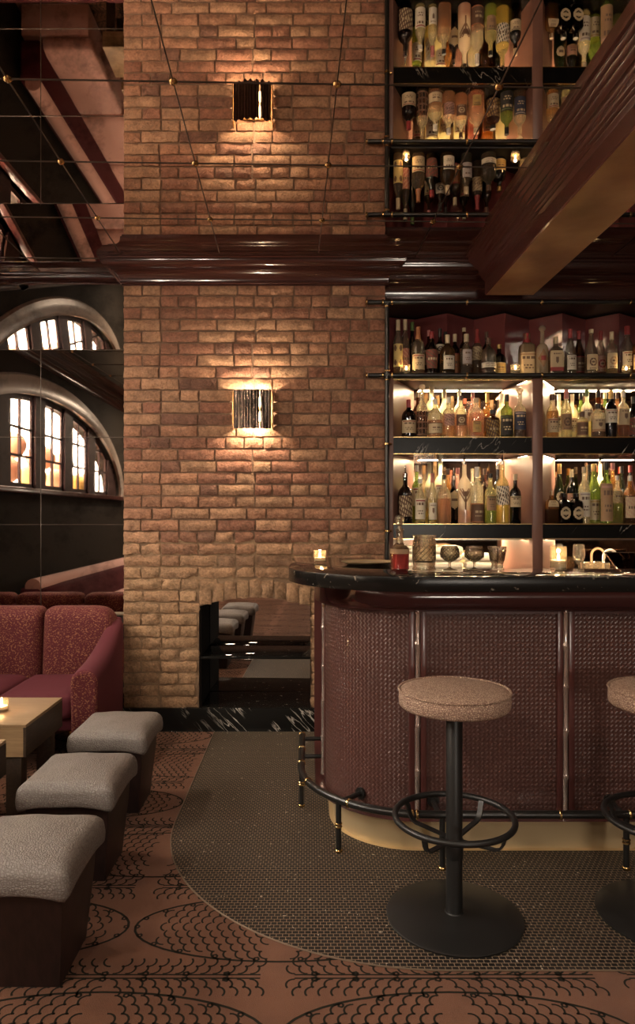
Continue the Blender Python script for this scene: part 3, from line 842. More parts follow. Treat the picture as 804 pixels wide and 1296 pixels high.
b = MB(); b.box(CHX1 + .02, XR - .01, 4.28, 4.92, .90, .95, b=.004); bbpart(b, 'work_top', 'marble2')
b = MB(); b.box(CHX1 + .02, XR - .01, 4.34, 4.92, .004, .899); bbpart(b, 'cupboard_base', 'dark')

# black pipe frame with brass collars
pf = thing('pipe_frame', 'black pipe frame with brass collars in front of the back bar', 'pipe frame', (X_(490, 4.385), 4.385, .95))
def pfp(b, name, m):
    b.v = [(x - pf.location.x, y - 4.385, z - .95) for x, y, z in b.v]; return b.build(name, m, pf)
px0 = pf.location.x
RZ = [Z_(382.5, 4.385), Z_(475, 4.385)]
for z in RZ:
    b = MB(); b.tube([(X_(466, 4.385), 4.385, z), (XR - .002, 4.385, z)], .0145, 12); pfp(b, 'rail', 'pipe')
    def collar(x, w=.012, r=.0185, ax='x', zz=None):
        zz = z if zz is None else zz
        d = Vector((w / 2, 0, 0)) if ax == 'x' else Vector((0, 0, w / 2))
        c = Vector((x, 4.385, zz)); b = MB(); b.tube([c - d, c - d * .6, c + d * .6, c + d], [r * .85, r, r, r * .85], 14); pfp(b, 'collar', 'brass')
    collar(X_(464, 4.385), .010, .0175)
    for x in (484.5, 496, 591, 686, 798): collar(X_(x, 4.385))
    collar(px0, .010, .0175, 'z', z - .028)
    if z < 2.4: collar(px0, .010, .0175, 'z', z + .028)
b = MB(); b.tube([(px0, 4.385, .951), (px0, 4.385, RZ[0])], .0145, 12); pfp(b, 'post', 'pipe')
for y in (562, 672, 738):
    b = MB(); zz = Z_(y, 4.385); b.tube([(px0, 4.385, zz - .006), (px0, 4.385, zz + .006)], .0185, 14); pfp(b, 'collar', 'brass')
    b = MB(); b.tube([(px0 + .014, 4.385, zz), (px0 + .03, 4.385, zz)], .008, 8); pfp(b, 'collar', 'brass')

# ------------------------------------------------------------------ bottles
TINT = dict(clear=((.95, .94, .88), .09, .26, (1., .90, .66)), amber=((.82, .60, .34), .07, .18, (.85, .52, .22)), brown=((.34, .19, .10), .08, .08, (.25, .12, .05)),
            dark=((.05, .034, .026), .08, .0, None), green=((.52, .62, .30), .07, .2, (.55, .7, .25)), dgreen=((.10, .14, .06), .08, .06, (.1, .18, .05)),
            pink=((.90, .70, .64), .07, .2, (.9, .58, .48)), frost=((.74, .68, .58), .05, .55, (.9, .80, .66)), yellow=((.93, .89, .66), .07, .24, (.95, .88, .5)),
            cream=((.3, .27, .2), .04, .85, (.62, .50, .33)), white=((.86, .86, .72), .05, .6, (1., .97, .76)))
GL = {k: mk_thin('bottle glass ' + k, t, g, tr, tc) for k, (t, g, tr, tc) in TINT.items()}
for k in ('clear', 'amber', 'green', 'pink', 'yellow', 'brown'): GL[k] = mk_half('refracting bottle glass ' + k, GL[k], TINT[k][0], 1.42, .5)
M['crystal'] = mk_half('refracting crystal', M['crystal'], (.96, .93, .86), 1.45, .55)
LQ = dict(amber=mk_thin('amber spirit', (.80, .60, .40), .0, .2, (.75, .48, .24)), pink=mk_thin('rose spirit', (.84, .62, .54), .0, .2, (.75, .45, .36)),
          clear=mk_thin('clear spirit', (.94, .92, .80), .0, .2, (1., .9, .62)), red=mk_thin('red spirit', (.55, .20, .16), .0, .2, (.45, .10, .09)), gold=mk_thin('golden spirit', (.93, .86, .56), .0, .3, (1., .86, .45)),
          brown=mk_thin('brown spirit', (.36, .18, .09), .0, .15, (.3, .13, .05)), green=mk_thin('green spirit', (.62, .70, .36), .0, .25, (.55, .68, .25)))
CAPC = dict(cream=(.62, .50, .32), red=(.30, .035, .035), orange=(.42, .17, .07), green=(.10, .16, .04), black=(.02, .018, .016), gold=(.5, .33, .12), white=(.8, .74, .62), brown=(.12, .06, .035), pink=(.50, .18, .16), silver=(.5, .47, .43), glass=None)
CAPM = {k: mat('cap ' + k, v, .4, 1. if k in ('gold', 'silver') else 0.) for k, v in CAPC.items() if v}
CAPM['glass'] = GL['clear']
PAP = {k: mat('paper ' + k, v, .7) for k, v in dict(cream=(.56, .44, .27), white=(.72, .64, .50), yellow=(.55, .42, .16), tan=(.36, .22, .12), black=(.02, .017, .015), navy=(.035, .04, .07), orange=(.42, .18, .08), red=(.30, .05, .045), grey=(.40, .34, .32), brown=(.14, .075, .045), rose=(.5, .28, .22), gold=(.45, .30, .10), green=(.12, .15, .06), ink=(.16, .10, .065)).items()}
def profile(kind, r, H):
    q = {'std':   [(1, .0), (1, .60), (.93, .655), (.70, .705), (.42, .745), (.34, .79), (.33, 1)],
         'slim':  [(1, 0), (1, .56), (.94, .62), (.72, .69), (.48, .745), (.42, .80), (.40, 1)],
         'squat': [(.97, 0), (1, .05), (1, .55), (.95, .62), (.78, .69), (.45, .745), (.30, .79), (.29, 1)],
         'bulge': [(.86, 0), (.88, .06), (.80, .16), (.96, .34), (1, .50), (.90, .61), (.62, .70), (.40, .77), (.33, .84), (.33, 1)],
         'cone':  [(.96, 0), (1, .04), (1, .46), (.86, .56), (.60, .68), (.40, .78), (.33, .86), (.32, 1)],
         'apoth': [(1, 0), (1, .50), (.97, .58), (.86, .65), (.62, .70), (.36, .73), (.36, .80), (.33, .81), (.33, 1)],
         'arch':  [(1, 0), (1, .52), (.96, .60), (.84, .68), (.60, .74), (.38, .77), (.36, .82), (.33, .84), (.32, 1)],
         'wine':  [(1, 0), (1, .48), (.96, .55), (.80, .64), (.54, .73), (.40, .82), (.36, .88), (.35, 1)],
         'jar':   [(.98, 0), (1, .04), (1, .66), (.90, .74), (.52, .79), (.40, .82), (.40, 1)]}[kind]
    return [(r * a, H * z) for a, z in q]
def r_at(pr, z):
    for (a, z0), (b, z1) in zip(pr, pr[1:]):
        if z0 <= z <= z1: return a + (b - a) * (z - z0) / max(1e-6, z1 - z0)
    return pr[-1][0]
WORDS = ['first', 'second', 'third', 'fourth', 'fifth', 'sixth', 'seventh', 'eighth', 'ninth', 'tenth', 'eleventh', 'twelfth', 'thirteenth', 'fourteenth', 'fifteenth']
GDESC = dict(clear='clear', amber='amber', brown='brown', dark='dark', green='green', dgreen='dark green', pink='pink-tinted', frost='frosted', yellow='yellowish', cream='cream', white='pale glowing')
PLACED = []
def bottle(px, ytop, wpx, D, zs, glass, kind, cap, caph, lab, liq, label, group):
    """lab: (paper, z from, z to, pattern, accent, half-angle)"""
    best = None
    for d in [0, .02, -.02, .04, -.04, .06, -.06, .08, -.08, .10, -.10, .12, -.12, .15, -.15, .18, -.18, .21, -.21, .24, -.24]:
        Dt = D + d; xt = X_(px, Dt); rt = wpx * Dt / F / 2
        if not 4.445 + rt < Dt < 4.80 - rt: continue
        t = (Dt - SY) / (BY - SY)
        if zs < 2.2:
            l0, l1 = (LX0, LX1) if xt < 1.44 else (RX0, RX1); m0, m1 = (LB0, LB1) if xt < 1.44 else (RB0, RB1)
            if xt - rt < l0 + (m0 - l0) * t + .003 or xt + rt > l1 + (m1 - l1) * t - .003: continue
        elif Dt + rt > 4.695: continue
        if any(abs(q[2] - zs) < .01 and math.hypot(q[0] - xt, q[1] - Dt) < (q[3] + rt) * 1.02 for q in PLACED): continue
        best = Dt; break
    if best is None: print('NO PLACE', px, ytop); best = D
    D = best
    PLACED.append((X_(px, D), D, zs, wpx * D / F / 2))
    x = X_(px, D); H = max(Z_(ytop, D) - zs, .08); r = wpx * D / F / 2
    sq = .7 if kind in ('square', 'jarsq') else 0.
    kd = {'square': 'squat', 'jarsq': 'jar'}.get(kind, kind)
    if sq: r *= .97
    pr = profile(kd, r, H); rot = R.uniform(-.12, .12)
    o = MB().lathe([(r * .2, .004)] + [(pr[0][0] * .9, 0)] + [(pr[0][0], .005)] + pr[1:], n=20, sq=sq).build('bottle', GL[glass], loc=(x, D, zs + .0006), rz=rot)
    tag(o, label, 'bottle', group)
    rn = pr[-1][0]
    ch = caph * D / F
    if cap == 'stopper':
        MB().lathe([(rn * .7, H - .01), (rn * .8, H), (rn * 1.1, H + .004), (rn * 1.7, H + .014), (rn * 1.8, H + .022), (rn * 1.3, H + .034), (0, H + .039)], n=14).build('stopper', GL['frost'], o)
    elif cap == 'pourer':
        MB().lathe([(rn * 1.12, H - .022), (rn * 1.15, H + .002), (rn * .7, H + .006), (rn * .45, H + .012), (rn * .3, H + .055), (0, H + .056)], n=12).build('pourer', 'steel', o)
    elif cap == 'cork':
        MB().lathe([(rn * 1.3, H - .004), (rn * 1.38, H), (rn * 1.38, H + .012), (rn * 1.2, H + .014), (0, H + .014)], n=14).build('cap', CAPM['brown'], o)
    else:
        MB().lathe([(r_at(pr, H - ch) + .0012, H - ch), (rn + .0014, H - ch * .5), (rn + .0016, H), (rn + .0012, H + .004), (0, H + .0045)], n=16).build('cap', CAPM[cap], o)
    if lab:
        pap, z0, z1, pat, acc, ha = lab
        nx, nz = 18, 16; b = MB(); vs = []
        for j in range(nz + 1):
            zz = H * (z0 + (z1 - z0) * j / nz); rr = r_at(pr, zz) + .0009
            for i in range(nx + 1):
                a = -PI / 2 + (-ha + 2 * ha * i / nx)
                k = 1.
                if sq: e = 2 + sq * 6; k = (abs(math.cos(a)) ** e + abs(math.sin(a)) ** e) ** (-1 / e)
                vs.append((rr * k * math.cos(a), rr * k * math.sin(a), zz))
        fs, mi = [], []
        seed = R.random()
        for j in range(nz):
            for i in range(nx):
                u, v = (i + .5) / nx * 2 - 1, (j + .5) / nz * 2 - 1; c = 0
                if pat == 'text':
                    if j in (11, 12) and 4 <= i <= 13: c = 1 if (i * 7 + int(seed * 90)) % 4 else 0
                    if j in (4, 6) and 5 <= i <= 12: c = 1 if (i + j) % 3 else 0
                    if j == 14 and 2 <= i <= 15: c = 2
                elif pat == 'band':
                    if j in (0, 15): c = 2
                    if j in (8, 9) and 4 <= i <= 13: c = 1 if i % 4 else 0
                    if j == 5 and 5 <= i <= 12: c = 1 if i % 2 else 0
                elif pat == 'emblem':
                    d = math.hypot(u, v * 1.1)
                    if .35 < d < .58: c = 2
                    elif d < .2: c = 1
                    if j == 1 and 4 <= i <= 13: c = 1 if i % 3 else 0
                elif pat == 'disc':
                    c = 0 if math.hypot(u, v) < .95 else None
                    if c == 0 and math.hypot(u, v) < .5 and abs(v) < .3: c = 1
                elif pat == 'diamond':
                    c = 0 if abs(u) + abs(v) < 1.02 else None
                    if c == 0 and abs(v) < .22 and abs(u) < .5: c = 2
                elif pat == 'hex':
                    c = 0 if abs(u) * .55 + abs(v) < 1.0 and abs(u) < .95 else None
                    if c == 0 and abs(v) < .15 and abs(u) < .5: c = 1
                elif pat == 'dots':
                    for cu in (-.5, .5):
                        for cv in (-.6, .6):
                            if math.hypot(u - cu, v - cv) < .26: c = 2
                elif pat == 'ring':
                    d = math.hypot(u, v); c = 0 if .62 < d < 1 else None
                    if abs(v) < .2 and abs(u) < .65: c = 0
                    if d < .45 and (i + j) % 2: c = 0
                elif pat == 'tree':
                    c = None
                    if abs(u) < .13 and v < .3: c = 0
                    for s in (-1, 1):
                        for q in (.15, -.25, .5):
                            if abs(v - (q + abs(u) * 1.05)) < .13 and u * s > 0 and abs(u) < .9: c = 0
                elif pat == 'ornate':
                    if (i * 5 + j * 3 + int(seed * 10)) % 7 in (0, 3): c = 2
                    if j in (7, 8) and 3 <= i <= 14: c = 1 if i % 3 else 0
                elif pat == 'mesh':
                    c = 0 if (i % 4 == 0 or j % 4 == 0) else None
                elif pat == 'figure':
                    if math.hypot(u * 1.5, v - .1) < .33: c = 1
                    if j < 3: c = 2
                    if j == 13 and 4 <= i <= 13: c = 1 if i % 3 else 0
                if c is None: continue
                n = nx + 1; fs.append((j * n + i, j * n + i + 1, (j + 1) * n + i + 1, (j + 1) * n + i)); mi.append(c)
        b.v = vs; b.f = fs; b.m = mi; b.sm = [True] * len(fs)
        ink = PAP['ink'] if pap not in ('black', 'navy', 'brown') else PAP['cream']
        b.build('label', [PAP[pap], ink, PAP[acc]], o)
    if liq:
        lc, lev = liq
        lp = [(a * .93, zz) for a, zz in pr]
        cut = [(lp[0][0] * .95, .006)] + [(a, zz) for a, zz in lp if .01 < zz < H * lev] + [(r_at(lp, H * lev), H * lev)]
        MB().lathe(cut, n=18, sq=sq).build('liquid', LQ[lc], o)
    return o
F1, F2, F3 = 4.495, 4.59, 4.70
# rows: (x, y of top, width, depth, glass, shape, cap, cap length px, label, liquid)
TXT = ('text', 'red', 1.25)
def L_(p, a, b, pat='text', acc='red', ha=1.2): return (p, a, b, pat, acc, ha)
TOP = [
 (504, 406, 12, F1, 'clear', 'slim', 'cream', 13, L_('yellow', .14, .56, 'dots', 'brown'), ('amber', .5)),
 (513, 405.5, 11.5, F2, 'clear', 'slim', 'cream', 13, L_('rose', .14, .5, 'ornate', 'red'), ('clear', .5)),
 (522, 409, 11, F3, 'dgreen', 'slim', 'green', 10, None, None),
 (529.5, 415, 16.5, F1, 'clear', 'squat', 'orange', 15, L_('cream', .10, .42, 'text'), ('amber', .45)),
 (543, 419, 12, F3, 'brown', 'std', 'pink', 7, L_('cream', .3, .6), None),
 (546.5, 421, 16.5, F1, 'dark', 'bulge', 'red', 8, L_('brown', .14, .58, 'ornate', 'red'), None),
 (557, 417, 12.5, F2, 'dark', 'std', 'black', 9, L_('white', .48, .68, 'emblem', 'black'), None),
 (564, 421, 12, F3, 'dark', 'std', 'black', 9, None, None),
 (566.5, 425, 19, F1, 'amber', 'squat', 'cream', 10, L_('white', .12, .46, 'text', 'grey', .8), ('brown', .3)),
 (576, 424, 12.5, F2, 'dark', 'std', 'cream', 9, L_('orange', .08, .55, 'band', 'red'), None),
 (587.5, 416, 12, F3, 'brown', 'std', 'cream', 4, L_('tan', .2, .6), None),
 (590.5, 424, 14, F1, 'clear', 'slim', 'cream', 9, L_('grey', .26, .62, 'text', 'grey', 1.), ('brown', .24)),
 (604, 418, 12.5, F2, 'clear', 'std', 'red', 17, L_('cream', .36, .64, 'ornate', 'brown'), ('amber', .4)),
 (616, 421, 12, F3, 'dark', 'std', 'brown', 9, None, None),
 (618.5, 429, 19, F1, 'clear', 'squat', 'brown', 6, L_('white', .18, .32, 'text', 'grey', 1.35), ('red', .3)),
 (632, 437, 16, F1, 'dark', 'apoth', 'gold', 5, L_('gold', .08, .42, 'band', 'cream'), None),
 (664, 434, 12, F3, 'brown', 'std', 'red', 4, None, None),
 (667, 423, 19, F2, 'cream', 'jarsq', 'red', 12, L_('cream', .05, .55, 'text', 'tan', 1.3), None),
 (686.5, 420, 15, F1, 'frost', 'apoth', 'stopper', 6, L_('tan', .16, .58, 'diamond', 'red', .9), ('clear', .6)),
 (703.5, 427.5, 18, F1, 'clear', 'square', 'cream', 8, L_('cream', .08, .62, 'figure', 'red', .85), ('amber', .4)),
 (722, 417.5, 15, F1, 'clear', 'cone', 'red', 11, L_('white', .10, .42, 'text', 'grey', .9), ('clear', .3)),
 (733, 420, 14, F2, 'brown', 'cone', 'red', 10, L_('brown', .1, .45, 'band', 'red'), None),
 (748.5, 418, 16, F1, 'clear', 'cone', 'cream', 4, L_('cream', .10, .44, 'emblem', 'brown', 1.), ('clear', .4)),
 (760.5, 420, 14, F2, 'clear', 'cone', 'red', 11, L_('rose', .12, .46, 'emblem', 'red'), ('pink', .4)),
 (774.5, 421, 13.5, F1, 'clear', 'std', 'cream', 9, L_('cream', .14, .50, 'emblem', 'tan'), ('clear', .4)),
 (794, 414, 16, F2, 'clear', 'slim', 'red', 10, L_('white', .22, .5, 'text'), ('clear', .3)),
 (809, 419, 16, F1, 'amber', 'std', 'black', 9, L_('cream', .12, .45, 'text'), ('amber', .5)),
]
MIDL = [
 (517.5, 507, 18, F1, 'dark', 'squat', 'red', 9, L_('cream', .12, .46, 'text', 'red', 1.3), None),
 (528.5, 497, 12, F3, 'brown', 'std', 'cream', 6, L_('tan', .2, .6), None),
 (534.5, 494, 14, F1, 'clear', 'std', 'stopper', 4, L_('brown', .05, .56, 'mesh', 'brown', 1.4), ('brown', .55)),
 (546.5, 489, 16, F3, 'white', 'std', 'cream', 8, L_('white', .2, .55, 'text', 'tan'), ('clear', .6)),
 (551, 506, 18, F1, 'clear', 'squat', 'white', 6, L_('cream', .10, .38, 'band', 'brown', 1.35), ('pink', .46)),
 (562.5, 494, 15, F3, 'white', 'bulge', 'cream', 10, L_('cream', .2, .5, 'ornate', 'tan'), ('clear', .6)),
 (568, 504, 15.5, F1, 'clear', 'std', 'white', 6, L_('rose', .30, .60, 'ornate', 'brown', 1.), ('pink', .56)),
 (581.5, 495, 14, F3, 'white', 'std', 'white', 6, L_('white', .2, .5), ('clear', .6)),
 (583.5, 502, 16, F1, 'clear', 'squat', 'brown', 5, L_('brown', .30, .56, 'emblem', 'cream', .9), ('pink', .52)),
 (598.5, 498, 13, F3, 'pink', 'std', 'pink', 6, None, ('pink', .6)),
 (603, 505, 20, F1, 'clear', 'arch', 'cream', 5, L_('gold', .14, .42, 'text', 'black', .55), ('pink', .62)),
 (617, 498.5, 13, F3, 'amber', 'std', 'gold', 11, L_('tan', .2, .5), ('amber', .6)),
 (624, 520, 17, F2, 'brown', 'jar', 'black', 4, L_('brown', .04, .66, 'ornate', 'gold', 1.45), None),
 (634.5, 500, 14, F3, 'white', 'apoth', 'white', 8, None, ('clear', .6)),
 (641.5, 500.5, 15.5, F1, 'green', 'std', 'black', 8, L_('black', .06, .52, 'text', 'green', 1.4), ('brown', .4)),
 (658, 498, 15, F1, 'clear', 'std', 'stopper', 5, L_('navy', .18, .58, 'text', 'grey', 1.25), ('brown', .3)),
]
MIDR = [
 (699.5, 500, 15, F1, 'clear', 'slim', 'brown', 7, L_('cream', .12, .44, 'text', 'red'), ('amber', .62)),
 (707.5, 500, 13, F3, 'white', 'std', 'white', 7, L_('white', .2, .55), ('clear', .6)),
 (717, 494, 13, F1, 'clear', 'slim', 'pink', 11, L_('tan', .16, .5, 'emblem', 'brown'), ('clear', .6)),
 (724.5, 500, 13, F3, 'white', 'std', 'cream', 8, L_('white', .2, .5), ('clear', .6)),
 (737, 522, 14.5, F1, 'clear', 'jar', 'brown', 6, L_('brown', .08, .62, 'band', 'tan', 1.3), None),
 (735.5, 499, 13, F3, 'green', 'std', 'black', 7, L_('white', .3, .6, 'text'), ('gold', .6)),
 (743, 494, 14, F2, 'white', 'std', 'green', 8, L_('white', .36, .62, 'figure', 'white'), ('gold', .6)),
 (757.5, 495, 16, F3, 'brown', 'std', 'black', 8, L_('cream', .3, .6, 'text', 'red'), None),
 (757, 512, 17, F1, 'clear', 'jar', 'black', 6, L_('cream', .18, .56, 'figure', 'tan', 1.25), ('brown', .5)),
 (773.5, 495, 15.5, F1, 'dark', 'std', 'gold', 10, L_('white', .32, .60, 'text', 'rose', 1.3), ('brown', .5)),
 (789, 495, 15, F1, 'clear', 'std', 'white', 8, L_('cream', .28, .62, 'figure', 'cream', 1.2), ('brown', .3)),
 (802, 503, 15, F1, 'dark', 'bulge', 'black', 8, L_('brown', .1, .5, 'ornate', 'red'), None),
 (766, 498, 12, F3, 'green', 'std', 'cream', 7, None, ('gold', .5)), (781.5, 498, 12, F3, 'amber', 'std', 'brown', 7, None, ('amber', .5)),
]
LOWL = [
 (513, 600, 18.5, F1, 'dark', 'squat', 'pourer', 5, L_('brown', .14, .56, 'ornate', 'cream', 1.2), None),
 (527.5, 590, 12.5, F3, 'green', 'std', 'white', 7, L_('white', .3, .62), ('gold', .6)),
 (532, 607, 13, F1, 'clear', 'slim', 'white', 5, L_('white', .10, .56, 'text', 'red', 1.3), ('clear', .5)),
 (544, 587, 13, F3, 'white', 'std', 'cream', 11, L_('white', .2, .6, 'ornate', 'yellow'), ('gold', .6)),
 (547.5, 600, 11, F1, 'clear', 'slim', 'pink', 11, L_('white', .08, .42, 'figure', 'white', 1.1), ('clear', .5)),
 (557.5, 581, 15, F3, 'white', 'std', 'white', 6, L_('white', .35, .60), ('clear', .6)),
 (562, 602, 16.5, F1, 'clear', 'square', 'black', 5, None, ('pink', .52)),
 (574.5, 603, 13.5, F2, 'dark', 'std', 'pourer', 5, L_('cream', .30, .70, 'hex', 'tan', 1.3), None),
 (588, 584, 16, F1, 'frost', 'std', 'pourer', 5, L_('brown', .22, .56, 'tree', 'brown', 1.1), ('pink', .22)),
 (598, 594, 12, F3, 'clear', 'std', 'glass', 5, None, ('clear', .5)),
 (604, 592, 16, F1, 'clear', 'std', 'white', 12, L_('brown', .02, .36, 'band', 'orange', 1.35), ('red', .36)),
 (614, 594, 12, F3, 'brown', 'std', 'brown', 7, None, None),
 (621, 600, 14.5, F1, 'yellow', 'std', 'black', 5, L_('tan', .26, .56, 'text', 'green', .95), ('green', .3)),
 (630, 590, 12, F3, 'dark', 'std', 'pourer', 5, None, None),
 (636, 584, 16.5, F1, 'yellow', 'std', 'pourer', 5, L_('white', .30, .60, 'ornate', 'black', 1.35), ('gold', .6)),
 (652.5, 601, 14, F1, 'dark', 'std', 'cream', 7, L_('cream', .34, .56, 'text', 'black', 1.2), None),
 (567, 594, 11, F3, 'amber', 'slim', 'brown', 7, None, ('amber', .5)), (579.5, 593, 11, F3, 'pink', 'slim', 'pink', 7, None, None),
]
LOWR = [
 (698, 622, 15.5, F1, 'amber', 'square', 'cream', 5, L_('cream', .52, .72, 'text', 'tan', .8), ('brown', .45)),
 (708, 588, 13.5, F3, 'dgreen', 'wine', 'gold', 12, L_('cream', .36, .54, 'disc', 'gold', .9), None),
 (713, 625, 15.5, F1, 'dark', 'jarsq', 'black', 4, L_('cream', .14, .56, 'ring', 'cream', .75), None),
 (729, 625, 15.5, F1, 'dark', 'jarsq', 'black', 4, L_('cream', .14, .56, 'ring', 'cream', .75), None),
 (723.5, 595, 13, F3, 'dark', 'std', 'cream', 9, L_('rose', .36, .56, 'band', 'tan'), None),
 (739.5, 592, 14.5, F1, 'clear', 'std', 'cream', 7, L_('white', .12, .56, 'text', 'grey', 1.2), ('clear', .55)),
 (746, 589, 12, F3, 'dgreen', 'wine', 'black', 8, None, None),
 (752, 588, 15.5, F1, 'green', 'wine', 'gold', 9, L_('cream', .06, .40, 'text', 'gold', 1.3), ('gold', .4)),
 (760, 583, 13, F3, 'white', 'std', 'pourer', 6, None, ('clear', .6)),
 (767.5, 586, 15.5, F1, 'green', 'std', 'black', 9, L_('tan', .04, .66, 'text', 'rose', 1.35), None),
 (775.5, 587, 13, F3, 'amber', 'std', 'pink', 8, None, ('amber', .5)),
 (781.5, 603, 14.5, F2, 'clear', 'squat', 'silver', 5, L_('cream', .45, .7, 'ornate', 'gold', 1.2), ('green', .42)),
 (797.5, 603, 16, F1, 'amber', 'squat', 'silver', 6, L_('cream', .12, .56, 'ornate', 'rose', 1.1), ('brown', .6)),
 (787, 591, 12, F3, 'dgreen', 'wine', 'black', 8, None, None), (798, 590, 12, F3, 'dark', 'wine', 'red', 8, None, None),
]
def shelf_row(rows, zs, phrase, group):
    rows = sorted(rows, key=lambda r: r[0])
    for i, (x, y, w, D, g, k, cap, chh, lab, liq) in enumerate(rows):
        capd = {'pourer': 'steel pourer', 'stopper': 'glass stopper', 'glass': 'glass cap'}.get(cap, cap + ' cap')
        labd = f'{lab[0]} label' if lab else 'no label'
        lb = f'{GDESC[g]} bottle, {capd}, {labd}, {WORDS[i] if i < 15 else ["sixteenth", "seventeenth", "eighteenth", "nineteenth", "twentieth", "twenty-first", "twenty-second", "twenty-third", "twenty-fourth", "twenty-fifth", "twenty-sixth", "twenty-seventh"][i - 15]} from left, {phrase}'
        bottle(x, y, w, D, zs, g, k, cap, chh, lab, liq, lb, group)
shelf_row(TOP, SH['top'], 'unlit top shelf', 'bottles on the top shelf')
shelf_row(MIDL, SH['mid'], 'middle shelf, left bay', 'bottles on the middle left shelf')
shelf_row(MIDR, SH['mid'], 'middle shelf, right bay', 'bottles on the middle right shelf')
shelf_row(LOWL, SH['low'], 'lowest shelf, left bay', 'bottles on the lowest left shelf')
shelf_row(LOWR, SH['low'], 'lowest shelf, right bay', 'bottles on the lowest right shelf')

# tealights
def tealight(name, x, y, z, r, h, label, group=None, tall=False, lightw=.6):
    o = MB().lathe([(r * .9, 0), (r, .004), (r, h), (r * .93, h), (r * .93, .012), (0, .010)], n=22).build(name, 'votive', loc=(x, y, z + .0006))
    tag(o, label, 'candle', group)
    if tall:
        b = MB()
        for i in range(5): b.tube([(r * 1.015 * math.cos(2 * PI * j / 24), r * 1.015 * math.sin(2 * PI * j / 24), h * (.12 + .19 * i)) for j in range(24)], .0011, 5, closed=True)
        b.build('glass_ring', 'votive', o)
    hw = h * .42
    MB().lathe([(r * .86, .011), (r * .86, hw), (r * .7, hw + .001), (0, hw - .002)], n=18).build('wax', 'wax', o)
    MB().lathe([(0, hw), (.0045, hw + .006), (.0052, hw + .012), (.002, hw + .022), (0, hw + .027)], n=10).build('flame', 'flame', o)
    ld = bpy.data.lights.new('candle_light', 'POINT'); ld.energy = lightw; ld.color = (1, .6, .26); ld.shadow_soft_size = .008
    lo = bpy.data.objects.new('candle_light', ld); C.objects.link(lo); lo.parent = o; lo.location = (0, 0, hw + .036)
    return o
tealight('tealight', X_(514.5, 4.445), 4.448, SH['top'], .024, .052, 'small glass tealight between the first bottles of the top shelf', 'tealights on the top shelf', lightw=.12)
tealight('tealight', X_(652.5, 4.455), 4.455, SH['top'], .030, .058, 'small glass tealight in the gap midway along the top shelf', 'tealights on the top shelf', lightw=.12)
tealight('tealight', X_(793, 4.445), 4.446, SH['top'], .026, .050, 'small glass tealight below a tall red-capped bottle, end of top shelf', 'tealights on the top shelf', lightw=.12)

# ------------------------------------------------------------------ the bar
BC, BR = (.446, 3.19), .362           # corner centre and radius of the panelled front
BXL, BYF = BC[0] - BR, BC[1] - BR     # left side and front of the panels
CZ, CZB = 1.123, 1.064
def bar_line(off, yend=3.80, xend=XR - .004, n=24):
    r = BR + off; pts = [(BC[0] - r, yend)] + [(BC[0] + r * math.cos(PI + PI / 2 * i / n), BC[1] + r * math.sin(PI + PI / 2 * i / n)) for i in range(n + 1)] + [(xend, BC[1] - r)]
    return pts
ctop = MB(); ov = .172
outer = bar_line(ov, 3.78); outer = [(outer[0][0] + .035, 3.845)] + outer
inner = [(XR - .004, 3.06), (.62, 3.06), (.50, 3.09), (.41, 3.17), (.37, 3.28), (.36, 3.40), (.36, 3.845)]
bm = bmesh.new()
pl = outer + inner
vb = [bm.verts.new((x, y, CZB)) for x, y in pl]; f = bm.faces.new(vb)
ex = bmesh.ops.extrude_face_region(bm, geom=[f])
for v in [e for e in ex['geom'] if isinstance(e, bmesh.types.BMVert)]: v.co.z = CZ
bmesh.ops.recalc_face_normals(bm, faces=list(bm.faces))
hz = [e for e in bm.edges if abs(e.verts[0].co.z - e.verts[1].co.z) < 1e-6]
bmesh.ops.bevel(bm, geom=hz, offset=.004, segments=2, profile=.5, affect='EDGES')
ctop.bm(bm)
cto = ctop.build('countertop', ['counter', 'edge'])
for p_ in cto.data.polygons: p_.material_index = 0 if p_.normal.z > .9 else 1
tag(cto, 'polished black granite countertop curving round the end of the bar', 'countertop')
bar = thing('bar_counter', 'curved bar front in woven burgundy leather with brass plinth', 'bar', (BC[0], BC[1], 0))
def bp(b, name, m, sharp=35):
    uvn = b.uv
    b.v = [(x - BC[0], y - BC[1], z) for x, y, z in b.v]
    return b.build(name, m, bar, sharp=sharp)
# bullnose rail below the top
b = MB(); pr = [(-.02, CZB - .001), (.062, CZB - .001)] + [(.062 + .046 * math.sin(t), CZB - .046 + .045 * math.cos(t)) for t in [PI * i / 14 for i in range(15)]] + [(.0, CZB - .093), (-.02, CZB - .093)]
b.sweep(bar_line(0, 3.79), pr, side=-1); fixn(bp(b, 'bullnose_rail', mat('polished burgundy rail', (.15, .052, .045), .16, coat=.7), 40))
# woven panels (with a UV map in metres), the frame behind them, stiles and bamboo strips
PZ0, PZ1 = .146, .972
def panel(path, name):
    L = [0.]
    for a, c in zip(path, path[1:]): L.append(L[-1] + math.hypot(c[0] - a[0], c[1] - a[1]))
    b = MB(); n = len(path)
    nrm = []
    vs = [(x, y, PZ0) for x, y in path] + [(x, y, PZ1) for x, y in path]
    b.add(vs, [(i, i + 1, n + i + 1, n + i) for i in range(n - 1)])
    o = bp(b, name, 'weave', 60)
    uv = o.data.uv_layers.new(name='UVMap')
    for p in o.data.polygons:
        for li in p.loop_indices:
            vi = o.data.loops[li].vertex_index
            uv.data[li].uv = (L[vi % n], PZ0 if vi < n else PZ1)
    return o
e = .006
arcp = [(BC[0] + (BR + e) * math.cos(PI + PI / 2 * i / 30), BC[1] + (BR + e) * math.sin(PI + PI / 2 * i / 30)) for i in range(1, 31)] + [(BC[0] + .002, BYF - e)]
fixn(panel(arcp, 'woven_panel'))
